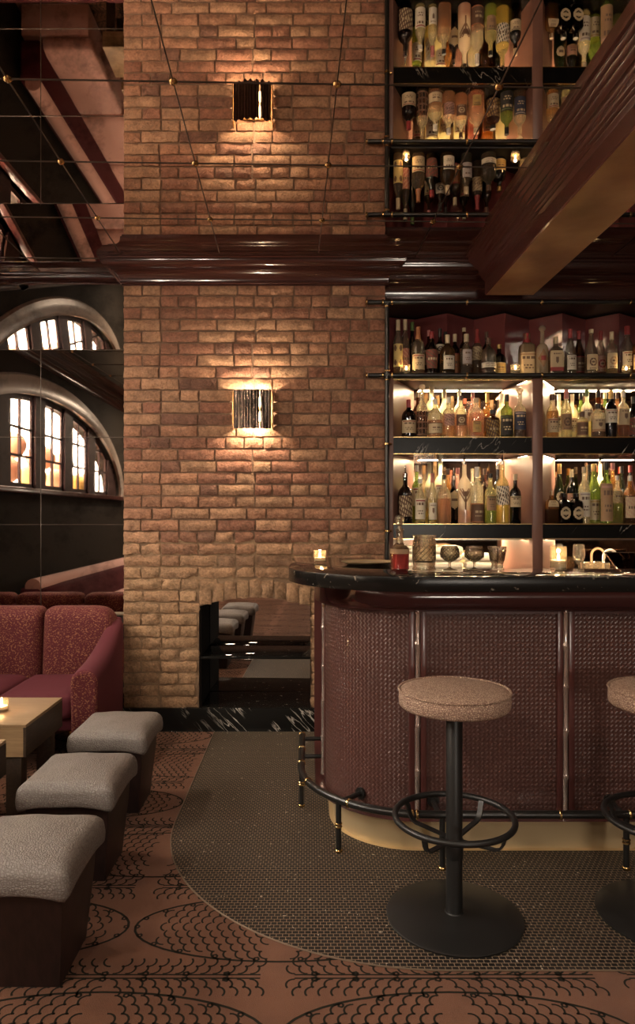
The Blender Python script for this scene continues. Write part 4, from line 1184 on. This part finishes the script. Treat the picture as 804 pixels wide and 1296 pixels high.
bx = [X_(529, BYF - .02), X_(717, BYF - .02)]; bx.append(bx[1] + (bx[1] - bx[0])); bx.append(bx[2] + (bx[1] - bx[0]))
for a, c in zip(bx, bx[1:]):
    a2, c2 = a + .038, min(c - .034, XR - .01)
    panel([(a2 + (c2 - a2) * i / 6, BYF - .001) for i in range(7)], 'woven_panel')
    q = MB(); q.box(a2 - .004, c2 + .004, BYF - .014, BYF + .0, PZ1 - .012, PZ1); q.box(a2 - .004, c2 + .004, BYF - .012, BYF + .0, PZ0, PZ0 + .014); bp(q, 'panel_frame', 'burg2')
b = MB(); b.sweep(bar_line(0, 3.79), [(-.05, PZ1 + .003), (.0, PZ1 + .003), (0, PZ0), (-.05, PZ0)], side=-1); fixn(bp(b, 'carcass', 'burg2'))
for x in bx:
    if x > XR: continue
    for s in (-1, 1):
        q = MB(); xa, xb = (x - .034, x - .011) if s < 0 else (x + .012, x + .036)
        q.box(xa, xb, BYF - .016, BYF + .001, PZ0, PZ1, b=.003); bp(q, 'stile', 'burg2')
q = MB(); q.box(BXL - .010, BXL + .002, 3.195, 3.225, PZ0, PZ1, b=.003); bp(q, 'stile', 'burg2')
def bamboo(x, y, z0, z1, seed):
    b = MB(); pts, rs = [], []; z = z0; i = 0
    rr = random.Random(seed)
    while z < z1 - .01:
        zn = min(z + .17 + rr.uniform(-.015, .015), z1)
        for t, k in ((0, .0096), (.03, .0108), (.06, .0098), (.10, .0082), (.5, .0076), (.9, .0082), (.94, .0096)):
            pts.append((x + .0015 * math.sin(z * 30 + t), y, z + (zn - z) * t)); rs.append(k * 1.3)
        z = zn
    pts.append((x, y, z1)); rs.append(.0096)
    b.tube(pts, rs, 12); return bp(b, 'bamboo_strip', 'chrome', 60)
for i, x in enumerate(bx):
    if x < XR: bamboo(x, BYF - .010, PZ0 + .002, PZ1 + .004, i)
bamboo(BXL - .011, 3.262, PZ0 + .01, PZ1, 9)
q = MB(); q.lathe([(0, -.006), (.006, -.005), (.006, .005), (0, .006)], (BXL - .012, 3.21, PZ1 - .03), n=10); bp(q, 'brass_stud', 'brass')
b = MB(); b.sweep(bar_line(-.032, 3.79), [(-.02, PZ0), (0, PZ0), (0, .0034), (-.02, .0034)], side=-1); fixn(bp(b, 'plinth', 'plinth', 60))
b = MB(); b.box(.36, XR - .01, 3.02, 3.05, .004, CZB - .002); b.box(.33, .36, 3.05, 3.79, .004, CZB - .002); bp(b, 'inner_panel', 'dark')
b = MB(); b.box(BXL + .002, .36, 3.77, 3.79, PZ0, CZB - .002); bp(b, 'end_panel', 'burg2')

# foot rail
FC, FR, FZ = (.47, 3.19), .50, .212
fr = thing('foot_rail', 'black foot rail with brass collars running round the base of the bar', 'foot rail', (FC[0], FC[1], 0))
def fp(b, name, m, par=None, sharp=35):
    b.v = [(x - FC[0], y - FC[1], z) for x, y, z in b.v]
    return b.build(name, m, par or fr, sharp=sharp)
path = [(FC[0] - FR, 3.66, FZ), (FC[0] - FR, 3.4, FZ)] + [(FC[0] + FR * math.cos(PI + PI / 2 * i / 24), FC[1] + FR * math.sin(PI + PI / 2 * i / 24), FZ) for i in range(25)] + [(XR - .004, FC[1] - FR, FZ)]
b = MB(); b.tube(path, .0155, 14); fp(b, 'rail', 'pipe')
def ring(c, t, r=.0192, w=.010):
    c, t = Vector(c), Vector(t).normalized() * w / 2; b = MB(); b.tube([c - t, c - t * .5, c + t * .5, c + t], [r * .86, r, r, r * .86], 14); return b
for y in (3.655, 3.44, 3.24): fp(ring((FC[0] - FR, y, FZ), (0, 1, 0)), 'collar', 'brass')
for a in (200, 232, 262): t = math.radians(a); fp(ring((FC[0] + FR * math.cos(t), FC[1] + FR * math.sin(t), FZ), (-math.sin(t), math.cos(t), 0)), 'collar', 'brass')
for px in (528, 709, 797): fp(ring((X_(px, 2.69), 2.69, FZ), (1, 0, 0)), 'collar', 'brass')
legs = [(FC[0] - FR, 3.27)] + [(FC[0] + FR * math.cos(math.radians(226)), FC[1] + FR * math.sin(math.radians(226)))] + [(X_(560, 2.69), 2.69), (X_(793, 2.69), 2.69), (1.95, 2.69)]
for x, y in legs:
    b = MB(); b.tube([(x, y, .0032), (x, y, FZ - .008)], .0115, 12); lg = fp(b, 'leg', 'pipe')
    for z, w in ((.009, .012), (.105, .008), (.117, .008)):
        fp(ring((x, y, z), (0, 0, 1), .0155, w), 'collar', 'brass', lg)
for (x, y), (x2, y2) in (((FC[0] - FR, 3.60), (BXL - .002, 3.60)), ((FC[0] - FR, 3.34), (BXL - .002, 3.34)),
                         ((FC[0] + FR * math.cos(math.radians(228)), FC[1] + FR * math.sin(math.radians(228))), (BC[0] + (BR + .006) * math.cos(math.radians(232)), BC[1] + (BR + .006) * math.sin(math.radians(232)))),
                         ((X_(556, 2.69), 2.69), (X_(556, 2.69), BYF)), ((X_(790, 2.69), 2.69), (X_(790, 2.69), BYF))):
    d = Vector((x2 - x, y2 - y, 0)).normalized()
    b = MB(); b.tube([(x, y, FZ), (x2, y2, FZ)], .0105, 12); b.tube([Vector((x2, y2, FZ)) - d * .010, (x2, y2, FZ)], .024, 16); fp(b, 'bracket', 'pipe')

# ------------------------------------------------------------------ bar stool
def barstool(x, y, label):
    t = thing('bar_stool', label, 'stool', (x, y, .003), 0, 'bar stools along the bar')
    MB().lathe([(.226, 0), (.228, .006), (.222, .010), (.10, .014), (.032, .018), (.030, .022)], n=56).build('base', 'black', t)
    MB().lathe([(.0275, .015), (.0275, .676), (.025, .680), (.015, .681), (.015, .712)], n=22).build('pole', 'black', t)
    rg = MB(); ZR = .335
    rg.tube([(.198 * math.cos(2 * PI * i / 56), .198 * math.sin(2 * PI * i / 56), ZR) for i in range(56)], .0105, 12, closed=True)
    ro = rg.build('foot_ring', 'black', t)
    for k in range(4):
        a = math.radians(48 + 90 * k); ca, sa = math.cos(a), math.sin(a)
        b = MB(); pr = [(.026, .262), (.10, .268), (.150, .272), (.168, .280), (.178, .296), (.184, .320), (.192, .334)]
        vs = []; w = .0095; th = .003
        for i, (r, z) in enumerate(pr):
            a0 = pr[max(i - 1, 0)]; a1 = pr[min(i + 1, len(pr) - 1)]; tx, tz = a1[0] - a0[0], a1[1] - a0[1]; l = math.hypot(tx, tz); nx, nz = -tz / l, tx / l
            for sw, sn in ((-1, -1), (1, -1), (1, 1), (-1, 1)):
                rr, zz = r + nx * th * sn, z + nz * th * sn
                vs.append((rr * ca - sw * w * sa, rr * sa + sw * w * ca, zz))
        fs = [(4 * i + j, 4 * i + (j + 1) % 4, 4 * i + 4 + (j + 1) % 4, 4 * i + 4 + j) for i in range(len(pr) - 1) for j in range(4)] + [(3, 2, 1, 0), tuple(4 * (len(pr) - 1) + j for j in range(4))]
        b.add(vs, fs); fixn(b.build('strut', 'black', t))
    MB().lathe([(.029, .200), (.0305, .203), (.0305, .262), (.029, .265)], n=22).build('collar', 'black', t)
    RS = .186
    st = MB().lathe([(.16, .706), (RS - .008, .708), (RS - .001, .716), (RS, .735), (RS - .001, .758), (RS - .006, .764), (RS - .03, .770), (.10, .780), (.05, .784), (0, .785)], n=64).build('seat', 'seatw', t, sharp=60)
    MB().tube([((RS - .001) * math.cos(2 * PI * i / 64), (RS - .001) * math.sin(2 * PI * i / 64),   .764) for i in range(64)], .0042, 8, closed=True).build('piping', 'seatw', st)
    return t
s1 = barstool(X_(575.5, 2.37), 2.375, 'round woven-topped black bar stool standing whole in front of the bar')
s2 = copy_tree(s1); s2.location.x = X_(846, 2.37); s2['label'] = 'round woven-topped bar stool cut off by the right edge of the photo'

# ------------------------------------------------------------------ things on the counter
def crystal_cuts(b, r0f, z0, z1, n, rows, th=.0010):
    """raised diamond cutting, drawn as slanting ribs on the glass"""
    for s in (-1, 1):
        for k in range(n):
            pts = []
            for i in range(7):
                t = i / 6; a = 2 * PI * k / n + s * t * rows * 2 * PI / n; z = z0 + (z1 - z0) * t; r = r0f(z)
                pts.append((r * math.cos(a), r * math.sin(a), z))
            b.tube(pts, th, 4)
cy = 2.965
# decanter of pink liqueur
dx = X_(506, cy)
dec = MB().lathe([(.02, .004), (.030, 0), (.034, .003), (.0345, .06), (.035, .085), (.033, .094), (.022, .105), (.0135, .115), (.0125, .13), (.0125, .165), (.0165, .170), (.0165, .174), (.0105, .174)], n=28, sq=.45).build('decanter', 'crystal', loc=(dx, cy, CZ + .0006), rz=.2)
tag(dec, 'glass decanter of pink liqueur with ball stopper on the black countertop', 'decanter')
MB().lathe([(.028, .004), (.032, .008), (.0325, .068), (0, .068)], n=24, sq=.45).build('liqueur', 'liqpink', dec)
MB().lathe([(.009, .160), (.010, .178), (.006, .186), (.012, .192), (.019, .202), (.021, .212), (.019, .222), (.012, .231), (0, .234)], n=20).build('stopper', 'crystal', dec)
b = MB(); b.lathe([(.0352, .070), (.0357, .070), (.0357, .090), (.0352, .090)], n=28, sq=.45, cap=False); b.build('label', PAP['tan'], dec)
def glassware(name, px, prof_out, prof_in, label, cuts=None, liq=None, group=None, zs=.83):
    o = MB().lathe(prof_out + prof_in, n=36, cap=False).build(name, 'crystal', loc=(X_(px, cy), cy, CZ + .0006)); o.scale = (1.09, 1.09, zs)
    tag(o, label, 'glass', group)
    if cuts:
        b = MB(); crystal_cuts(b, *cuts); b.build('cut_pattern', 'cutline', o)
    return o
glassware('mixing_glass', 537, [(0, 0), (.044, 0), (.046, .004), (.044, .012), (.041, .020), (.043, .028), (.0445, .06), (.0435, .15), (.0455, .160)],
          [(.0425, .160), (.041, .148), (.041, .045), (.03, .036), (0, .034)], 'tall cut-crystal mixing glass between decanter and brandy glass on countertop', (lambda z: .0447, .045, .115, 14, 3), zs=.92)
def balloon(px, label):
    out = [(0, 0), (.030, .0), (.031, .002), (.012, .007), (.005, .014), (.0042, .030), (.006, .040), (.020, .048), (.032, .062), (.0365, .080), (.034, .102), (.0295, .122)]
    inn = [(.0283, .122), (.0328, .102), (.0352, .080), (.031, .064), (.018, .051), (0, .047)]
    o = glassware('brandy_glass', px, out, inn, label, (lambda z: .0372 - abs(z - .080) * .12, .062, .112, 16, 3), group='cut brandy glasses')
    return o
balloon(569.5, 'cut-crystal brandy glass beside the mixing glass'); balloon(600.5, 'cut-crystal brandy glass beside the flared footed tumbler')
glassware('footed_tumbler', 629.5, [(0, 0), (.026, 0), (.027, .004), (.024, .014), (.021, .030), (.024, .040), (.026, .046), (.031, .080), (.0355, .120)],
          [(.0343, .120), (.0298, .080), (.024, .050), (0, .046)], 'flared cut-crystal footed tumbler at the end of the glass row', (lambda z: .026 + (z - .046) * .128 + .0006, .05, .105, 16, 3))
tealight('candle_jar', X_(707, cy), cy, CZ, .034, .100, 'tall ribbed glass candle jar burning on the counter at right', None, True, .5)
tealight('candle_glass', X_(405, 3.43), 3.43, CZ, .031, .060, 'small glass candle burning on the rounded end of the countertop', None, True, .5)
tr = MB().lathe([(0, .0), (.10, .0), (.118, .005), (.128, .011), (.126, .012), (.116, .007), (.10, .003), (0, .003)], n=48).build('serving_tray', mat('worn pale brass', (.50, .38, .22), .38, .45), loc=(.285, 3.36, CZ + .0006))
tag(tr, 'round brass serving tray with ribbed face lying on the counter corner', 'tray')
b = MB()
for i in range(-9, 10):
    h = math.sqrt(max(.0, .096 ** 2 - (i * .010) ** 2)); b.tube([(i * .010, -h, .0042), (i * .010, h, .0042)], .0016, 5)
b.build('rib', 'jointl', tr)

# things on the work top behind the bar
WZ = .95
for ci, (px, cn, nl) in enumerate(((523, 'left', 4), (564, 'middle', 4), (605, 'right', 3))):
    for k in range(nl):
        w = .190 + R.uniform(-.006, .006)
        b = MB(); ph = R.uniform(0, 6)
        b.rbox((0, 0, .0245), (w, .17, .049), .022, 7, lambda u, p: p + Vector((.003 * math.sin(p.y * 60 + ph), .004 * math.sin(p.x * 50 + ph), .0016 * math.sin(p.x * 45 + ph) * max(0, u.z) - .0006 * max(0, u.z))))
        o = b.build('folded_towel', 'cloth', loc=(X_(px, 4.65) + .004 * (k % 2), 4.65, WZ + .0006 + k * .0508), rz=R.uniform(-.03, .03))
        tag(o, f'white folded bar towel, {WORDS[k]} from the bottom of the {cn} stack under the lowest shelf', 'towel', 'white towels stacked under the lowest shelf')
wine_out = [(0, 0), (.034, 0), (.034, .002), (.008, .006), (.0038, .02), (.0036, .080), (.012, .092), (.030, .115), (.038, .145), (.036, .185), (.031, .215)]
for px, yy, nm in ((705, 4.56, 'stemmed wine glass behind the candle jar on the work top'), (733, 4.55, 'stemmed wine glass with faceted bowl right of the candle jar')):
    o = MB().lathe(wine_out, n=28, cap=False).build('wine_glass', 'votive', loc=(X_(px, yy), yy, WZ + .0006)); tag(o, nm, 'glass', 'wine glasses on the work top')
for i in range(5):
    o = MB().lathe([(0, 0), (.024, 0), (.027, .003), (.031, .10), (.0318, .102), (.030, .10), (.026, .012), (0, .011)], n=24, cap=False).build('tumbler', 'votive', loc=(X_(741 + i * 6.2, 4.47 + (i % 2) * .09), 4.47 + (i % 2) * .09, WZ + .0006))
    tag(o, f'clear straight tumbler by the tap on the work top, {WORDS[i]} of five from left', 'glass', 'tumblers on the work top')
tap = thing('bar_tap', 'white curved gooseneck tap above the steel sink behind the bar', 'tap', (X_(764, 4.72), 4.72, WZ + .0006))
MB().lathe([(.022, 0), (.022, .008), (.012, .012), (.012, .03)], n=16).build('tap_base', 'steel', tap)
MB().tube([(0, 0, .01), (0, 0, .12)] + [(.045 - .045 * math.cos(PI * i / 12), 0, .12 + .05 * math.sin(PI * i / 12)) for i in range(13)] + [(.09, 0, .10)], .008, 10).build('spout', 'white', tap)
sk = thing('ice_sink', 'steel framed ice sink with sloping lid at right behind the bar', 'sink', (X_(798, 4.52), 4.52, WZ + .0006))
MB().box(-.12, .20, -.10, .14, 0, .05, b=.004).build('basin', 'steel', sk)
b = MB(); b.add([(-.12, -.09, .05), (.20, -.09, .05), (.20, .10, .15), (-.12, .10, .15), (-.12, -.09, .058), (.20, -.09, .058), (.20, .10, .158), (-.12, .10, .158)], [(3, 2, 1, 0), (4, 5, 6, 7), (0, 1, 5, 4), (1, 2, 6, 5), (2, 3, 7, 6), (3, 0, 4, 7)], 0, False); b.build('lid', 'bronze', sk)
b = MB(); b.tube([(-.12, -.092, .056), (-.12, .102, .156), (.20, .102, .156), (.20, -.092, .056)], .006, 8, closed=True); b.build('lid_frame', 'steel', sk)

# ------------------------------------------------------------------ seating on the left
def ottoman(x, y, label, group='grey scale-fabric ottomans'):
    t = thing('ottoman', label, 'ottoman', (x, y, 0.001), 0, group)
    b = MB(); z0, z1 = 0, .305
    n = 4
    def sec(z, hw, hd, yo): return [(-hw, yo - hd, z), (hw, yo - hd, z), (hw, yo + hd, z), (-hw, yo + hd, z)]
    rows = [sec(0, .118, .122, .045), sec(.10, .128, .132, .035), sec(.22, .144, .150, .018), sec(.315, .152, .160, .0)]
    vs = [p for r in rows for p in r]
    fs = [(4 * i + j, 4 * i + (j + 1) % 4, 4 * i + 4 + (j + 1) % 4, 4 * i + 4 + j) for i in range(3) for j in range(4)] + [(3, 2, 1, 0), (12, 13, 14, 15)]
    bm = bmesh.new(); vv = [bm.verts.new(p) for p in vs]
    for f in fs: bm.faces.new([vv[i] for i in f])
    bmesh.ops.bevel(bm, geom=[e for e in bm.edges if abs(e.verts[0].co.z - e.verts[1].co.z) > .02], offset=.006, segments=2, profile=.5, affect='EDGES')
    b.bm(bm); fixn(b.build('base', 'ottow', t))
    def df(u, p):
        cr = (1 - u.x ** 2 * .9) * (1 - u.y ** 2 * .9)
        if u.z > 0: p.z += .022 * cr * u.z
        if u.z < 0:                                   # skirt droops at the corners, lifts between them
            p.z += .020 * (-u.z) * (1 - abs(u.x) ** 3 * abs(u.y) ** 3)
        k = 1 + .03 * (abs(u.x * u.y) ** 2) - .02 * max(0, -u.z)
        p.x *= k; p.y *= k
        p.x *= 1 - .035 * max(0, u.z) ; p.y *= 1 - .03 * max(0, u.z)
        p.z += .0015 * math.sin(p.x * 38) * math.sin(p.y * 31)
        return p
    b = MB(); b.rbox((0, 0, .337), (.352, .372, .106), .030, 14, df); b.build('seat', 'otto', t, sharp=80)
    return t
o1 = ottoman(-.83, 2.10, 'grey scale-fabric ottoman nearest the camera, cut off at the left edge')
o2 = copy_tree(o1); o2.location = (-.868, 2.685, .001); o2['label'] = 'grey scale-fabric ottoman in the middle of the row of three'
o3 = copy_tree(o1); o3.location = (-.888, 3.28, .001); o3['label'] = 'grey scale-fabric ottoman nearest the brick wall and sofa'

def table(y0, y1, label):
    x1 = -1.163; x0 = x1 - .62; zt, zb_ = .492, .357
    t = thing('low_table', label, 'table', ((x0 + x1) / 2, (y0 + y1) / 2, 0), 0, 'low oak tables')
    w, d = (x1 - x0) / 2, (y1 - y0) / 2
    MB().box(-w, w, -d, d, zt - .014, zt, b=.0025).build('table_top', 'oak', t)
    MB().box(-w + .001, w - .012, -d + .001, d - .001, zb_, zt - .0142).build('apron', 'oak', t)
    MB().box(w - .012, w, -d + .001, d - .001, zb_, zt - .0142).build('side_board', 'oakd', t)['label'] = 'end board in darker oak'  # right end alone in the darker oak
    for sx in (-1, 1):
        for sy in (-1, 1):
            a, c = sx * (w - .06), sy * (d - .05)
            MB().box(a - .032, a + .032, c - .03, c + .03, .001, zb_ - .0002, b=.002).build('leg', 'oakd', t)
    return t
t1 = table(2.905, 3.335, 'low oak table with dark end, beside the sofa, candle on it')
t2 = copy_tree(t1); t2.location.y = 2.50; t2['label'] = 'low oak table nearer the camera, only its far corner in frame'
tealight('tealight', X_(2, 3.10), 3.10, .492, .030, .055, 'small glass tealight on the low oak table by the sofa', None, False, .4)

# sofa in the alcove
sf = thing('sofa', 'burgundy sofa with gold-flecked back in front of the mirror wall', 'sofa', (-1.62, 4.05, 0))
ox, oy = 1.62, -4.05
def sp(b, name, m, sharp=80):
    b.v = [(x + ox, y + oy, z) for x, y, z in b.v]; return b.build(name, m, sf, sharp=sharp)
def back(x0, x1, rnd):
    b = MB()
    def df(u, p):
        p.y += .05 * (u.z + 1) / 2 - .02 * (1 - u.x ** 2) * (1 - u.z ** 2) * (1 if u.y < 0 else 0)
        if rnd and u.x > 0 and u.z > 0: p.z -= rnd * (u.x ** 4) * u.z; p.x -= .03 * u.z * u.x ** 2
        return p
    b.rbox(((x0 + x1) / 2, 4.29, .545), (x1 - x0, .17, .50), .055, 12, df); return sp(b, 'back_cushion', 'sofap')
back(-2.10, -1.613, 0); back(-1.607, -1.135, .10); back(-2.56, -2.106, 0)
for a, c in ((-2.55, -2.06), (-2.055, -1.66), (-1.655, -1.235)):
    b = MB(); b.rbox(((a + c) / 2, 3.97, .335), (c - a, .52, .145), .05, 9, lambda u, p: p + Vector((0, 0, .012 * (1 - u.x ** 2) * (1 - u.y ** 2) * (1 if u.z > 0 else 0)))); sp(b, 'seat_cushion', 'sofa')
b = MB(); b.box(-2.55, -1.2, 3.76, 4.36, .20, .27, b=.01); sp(b, 'seat_frame', 'sofa')
b = MB(); b.box(-2.55, -1.16, 4.36, 4.40, .12, .72, b=.015); sp(b, 'back_frame', 'sofa')
# sweeping arm
def arm():
    b = MB(); n = 16; m = 15; vs = []
    for i in range(n + 1):
        t = i / n; y = 3.66 + .74 * t
        q = t ** 1.35; top = .565 + .150 * (3 * q ** 2 - 2 * q ** 3) - (.02 * (1 - t) ** 8)
        inn = -1.240 + .012 * t; out = -1.092 - .055 * t ** 2 + 0
        sh_ = (1 - t) ** 10 * .035
        if i == n: out -= .02
        w = (out - inn) / 2; c = (out + inn) / 2
        for j in range(m):
            if j == 0: p = (inn + .01, .06)
            elif j == m - 1: p = (out - .005, .06)
            else:
                a = PI * (1 - (j - 1) / (m - 3)); p = (c + w * math.cos(a), top - w * .9 + w * .9 * math.sin(a))
            yy = y
            vs.append((p[0], yy, p[1]))
    fs = [(i * m + j, i * m + j + 1, (i + 1) * m + j + 1, (i + 1) * m + j) for i in range(n) for j in range(m - 1)]
    b.add(vs, fs)
    b.add(vs, [], 0)
    o0 = 0
    b.f.append(tuple(range(m))); b.m.append(1); b.sm.append(False)
    b.f.append(tuple(n * m + j for j in range(m - 1, -1, -1))); b.m.append(0); b.sm.append(False)
    o = sp(b, 'arm', ['sofa', 'sofap'], 50); fixn(o)
    md = o.modifiers.new('round', 'BEVEL'); md.width = .018; md.segments = 3; md.limit_method = 'ANGLE'; md.angle_limit = math.radians(50)
    return o
arm()
for x, y in ((-1.27, 3.80), (-1.36, 4.30), (-2.45, 3.80), (-2.45, 4.30)):
    b = MB(); b.lathe([(.014, 0), (.016, .004), (.022, .20), (.022, .205)], (x, y, .001), n=14); sp(b, 'leg', 'brass')

# banquette along the window wall (seen in the mirrors)
bq = thing('banquette', 'long dusty pink banquette under the arched window, seen in the mirror', 'bench', (-2.3, .6, 0))
def bqp(b, name, m): b.v = [(x + 2.3, y - .6, z) for x, y, z in b.v]; return b.build(name, m, bq, sharp=80)
b = MB(); b.rbox((-2.46, .6, .52), (.22, 5.2, .40), .05, 8); bqp(b, 'back', 'sofa')
b = MB(); b.tube([(-2.44, -1.99, .715), (-2.44, 3.19, .715)], .072, 18); bqp(b, 'top_roll', 'pink')
for i in range(5):
    b = MB(); b.rbox((-2.14, -1.47 + i * 1.035, .36), (.46, 1.03, .14), .045, 7); bqp(b, 'seat_cushion', 'pink')
b = MB(); b.box(-2.55, -1.95, -1.98, 3.18, .004, .288, b=.01); bqp(b, 'front', 'pink')

# ceiling lamps out of view, added to fill the room with light
lamp = None
for (x, y) in ((-1.75, -.3), (.55, .3), (-1.3, -1.9), (.9, -1.9), (2.1, .6)):
    if lamp is None:
        lamp = thing('added_ceiling_lamp', 'round brass fill lamp added on the ceiling, out of view', 'lamp', (x, y, ZC), 0, 'fill lamps added out of view')
        MB().lathe([(.13, -.045), (.132, -.040), (.132, -.004), (.10, -.001), (0, -.001)], n=32).build('lamp_rim', 'brass', lamp)
        MB().lathe([(0, -.052), (.08, -.050), (.127, -.042), (.127, -.036)], n=32, cap=False).build('diffuser', 'fill_glow', lamp)
        o = lamp
    else:
        o = copy_tree(lamp); o.location = (x, y, ZC)

# ------------------------------------------------------------------ light
for (x, y, en) in ((-1.75, -.3, 34), (.55, .3, 6), (-1.3, -1.9, 26), (.9, -1.9, 7), (2.1, .6, 10)):  # light of the added fill lamps
    ld = bpy.data.lights.new('added_lamp_light', 'AREA'); ld.shape = 'DISK'; ld.size = .26; ld.energy = en; ld.color = (1, .84, .66)
    lo = bpy.data.objects.new('added_lamp_light', ld); C.objects.link(lo); lo.location = (x, y, ZC - .06)
# two unseen spots added to brighten the brick; the third hangs over the sofa
sp0 = None
for (x, y, tx, ty, tz, en, deg, lab) in ((-1.50, 1.45, -.75, CHY, 1.75, 30, 62, 'small black ceiling spot added out of frame to light the brick, nearer the ottomans'), (-1.15, .80, .05, CHY, 1.85, 30, 62, 'small black ceiling spot added out of frame to light the brick, farther back'), (-2.36, 3.42, -1.0, 4.25, .5, 95, 105, 'small black adjustable ceiling spot over the sofa by the window wall')):
    t = thing('ceiling_spot', lab, 'lamp', (x, y, ZC), 0, 'ceiling spots turned to the brick')
    p = Vector((x, y, ZC - .09)); d = (Vector((tx, ty, tz)) - p).normalized()
    MB().lathe([(.035, -.012), (.035, 0)], n=18).build('mount', 'black', t)
    MB().tube([(0, 0, -.01), (0, 0, -.075)], .006, 8).build('arm', 'black', t)
    MB().tube([Vector((0, 0, -.09)) - d * .06, Vector((0, 0, -.09)) + d * .05], .034, 18, cap=False).build('can', 'black', t)
    ld = bpy.data.lights.new('spot_light', 'SPOT'); ld.energy = en; ld.color = (1, .84, .67); ld.spot_size = math.radians(deg); ld.spot_blend = 1.; ld.shadow_soft_size = .05
    lo = bpy.data.objects.new('spot_light', ld); C.objects.link(lo); lo.location = p + d * .055; lo.rotation_euler = d.to_track_quat('-Z', 'Y').to_euler()
w = bpy.data.worlds.new('World'); scene.world = w; w.use_nodes = True
bg = w.node_tree.nodes['Background']; bg.inputs['Color'].default_value = (1, .88, .74, 1); bg.inputs['Strength'].default_value = 33.
sd = bpy.data.lights.new('sun', 'SUN'); sd.energy = 11.; sd.angle = .02; sd.color = (1, .9, .74)
so = bpy.data.objects.new('sun', sd); C.objects.link(so); so.rotation_euler = Vector((-.62, .12, -.78)).to_track_quat('-Z', 'Y').to_euler()
pd = bpy.data.lights.new('window_portal', 'AREA'); pd.shape = 'RECTANGLE'; pd.size = 4.9; pd.size_y = .9
po = bpy.data.objects.new('window_portal', pd); C.objects.link(po); pd.cycles.is_portal = True
p2 = bpy.data.lights.new('rear_window_portal', 'AREA'); p2.shape = 'RECTANGLE'; p2.size = .9; p2.size_y = 1.; p2.cycles.is_portal = True
q2 = bpy.data.objects.new('rear_window_portal', p2); C.objects.link(q2); q2.location = (1.9, YB - .16, 1.60); q2.rotation_euler = Vector((0, 1, 0)).to_track_quat('-Z', 'Y').to_euler()
po.location = (XL - .2, 2.2, SILL + .44); po.rotation_euler = (0, math.radians(-90), 0); po.rotation_euler = Matrix(((0, 0, -1), (1, 0, 0), (0, -1, 0))).to_euler()

# ------------------------------------------------------------------ camera and view
cam = bpy.data.cameras.new('camera'); co = bpy.data.objects.new('camera', cam); C.objects.link(co)
co.location = (0, 0, EYE); co.rotation_euler = (PI / 2, 0, 0)
cam.sensor_fit = 'HORIZONTAL'; cam.sensor_width = 36; cam.lens = F / 804 * 36
cam.shift_x = .5 - CX / 804; cam.shift_y = (CY - 648) / 804
cam.clip_start = .05; cam.clip_end = 100
scene.camera = co
vs = scene.view_settings; vs.view_transform = 'Standard'; vs.look = 'None'; vs.exposure = .45; vs.gamma = 1; vs.use_curve_mapping = False
cy_ = scene.cycles
cy_.max_bounces = 14; cy_.diffuse_bounces = 4; cy_.glossy_bounces = 8; cy_.transmission_bounces = 10; cy_.transparent_max_bounces = 28
cy_.caustics_reflective = True; cy_.caustics_refractive = False; cy_.sample_clamp_indirect = 8
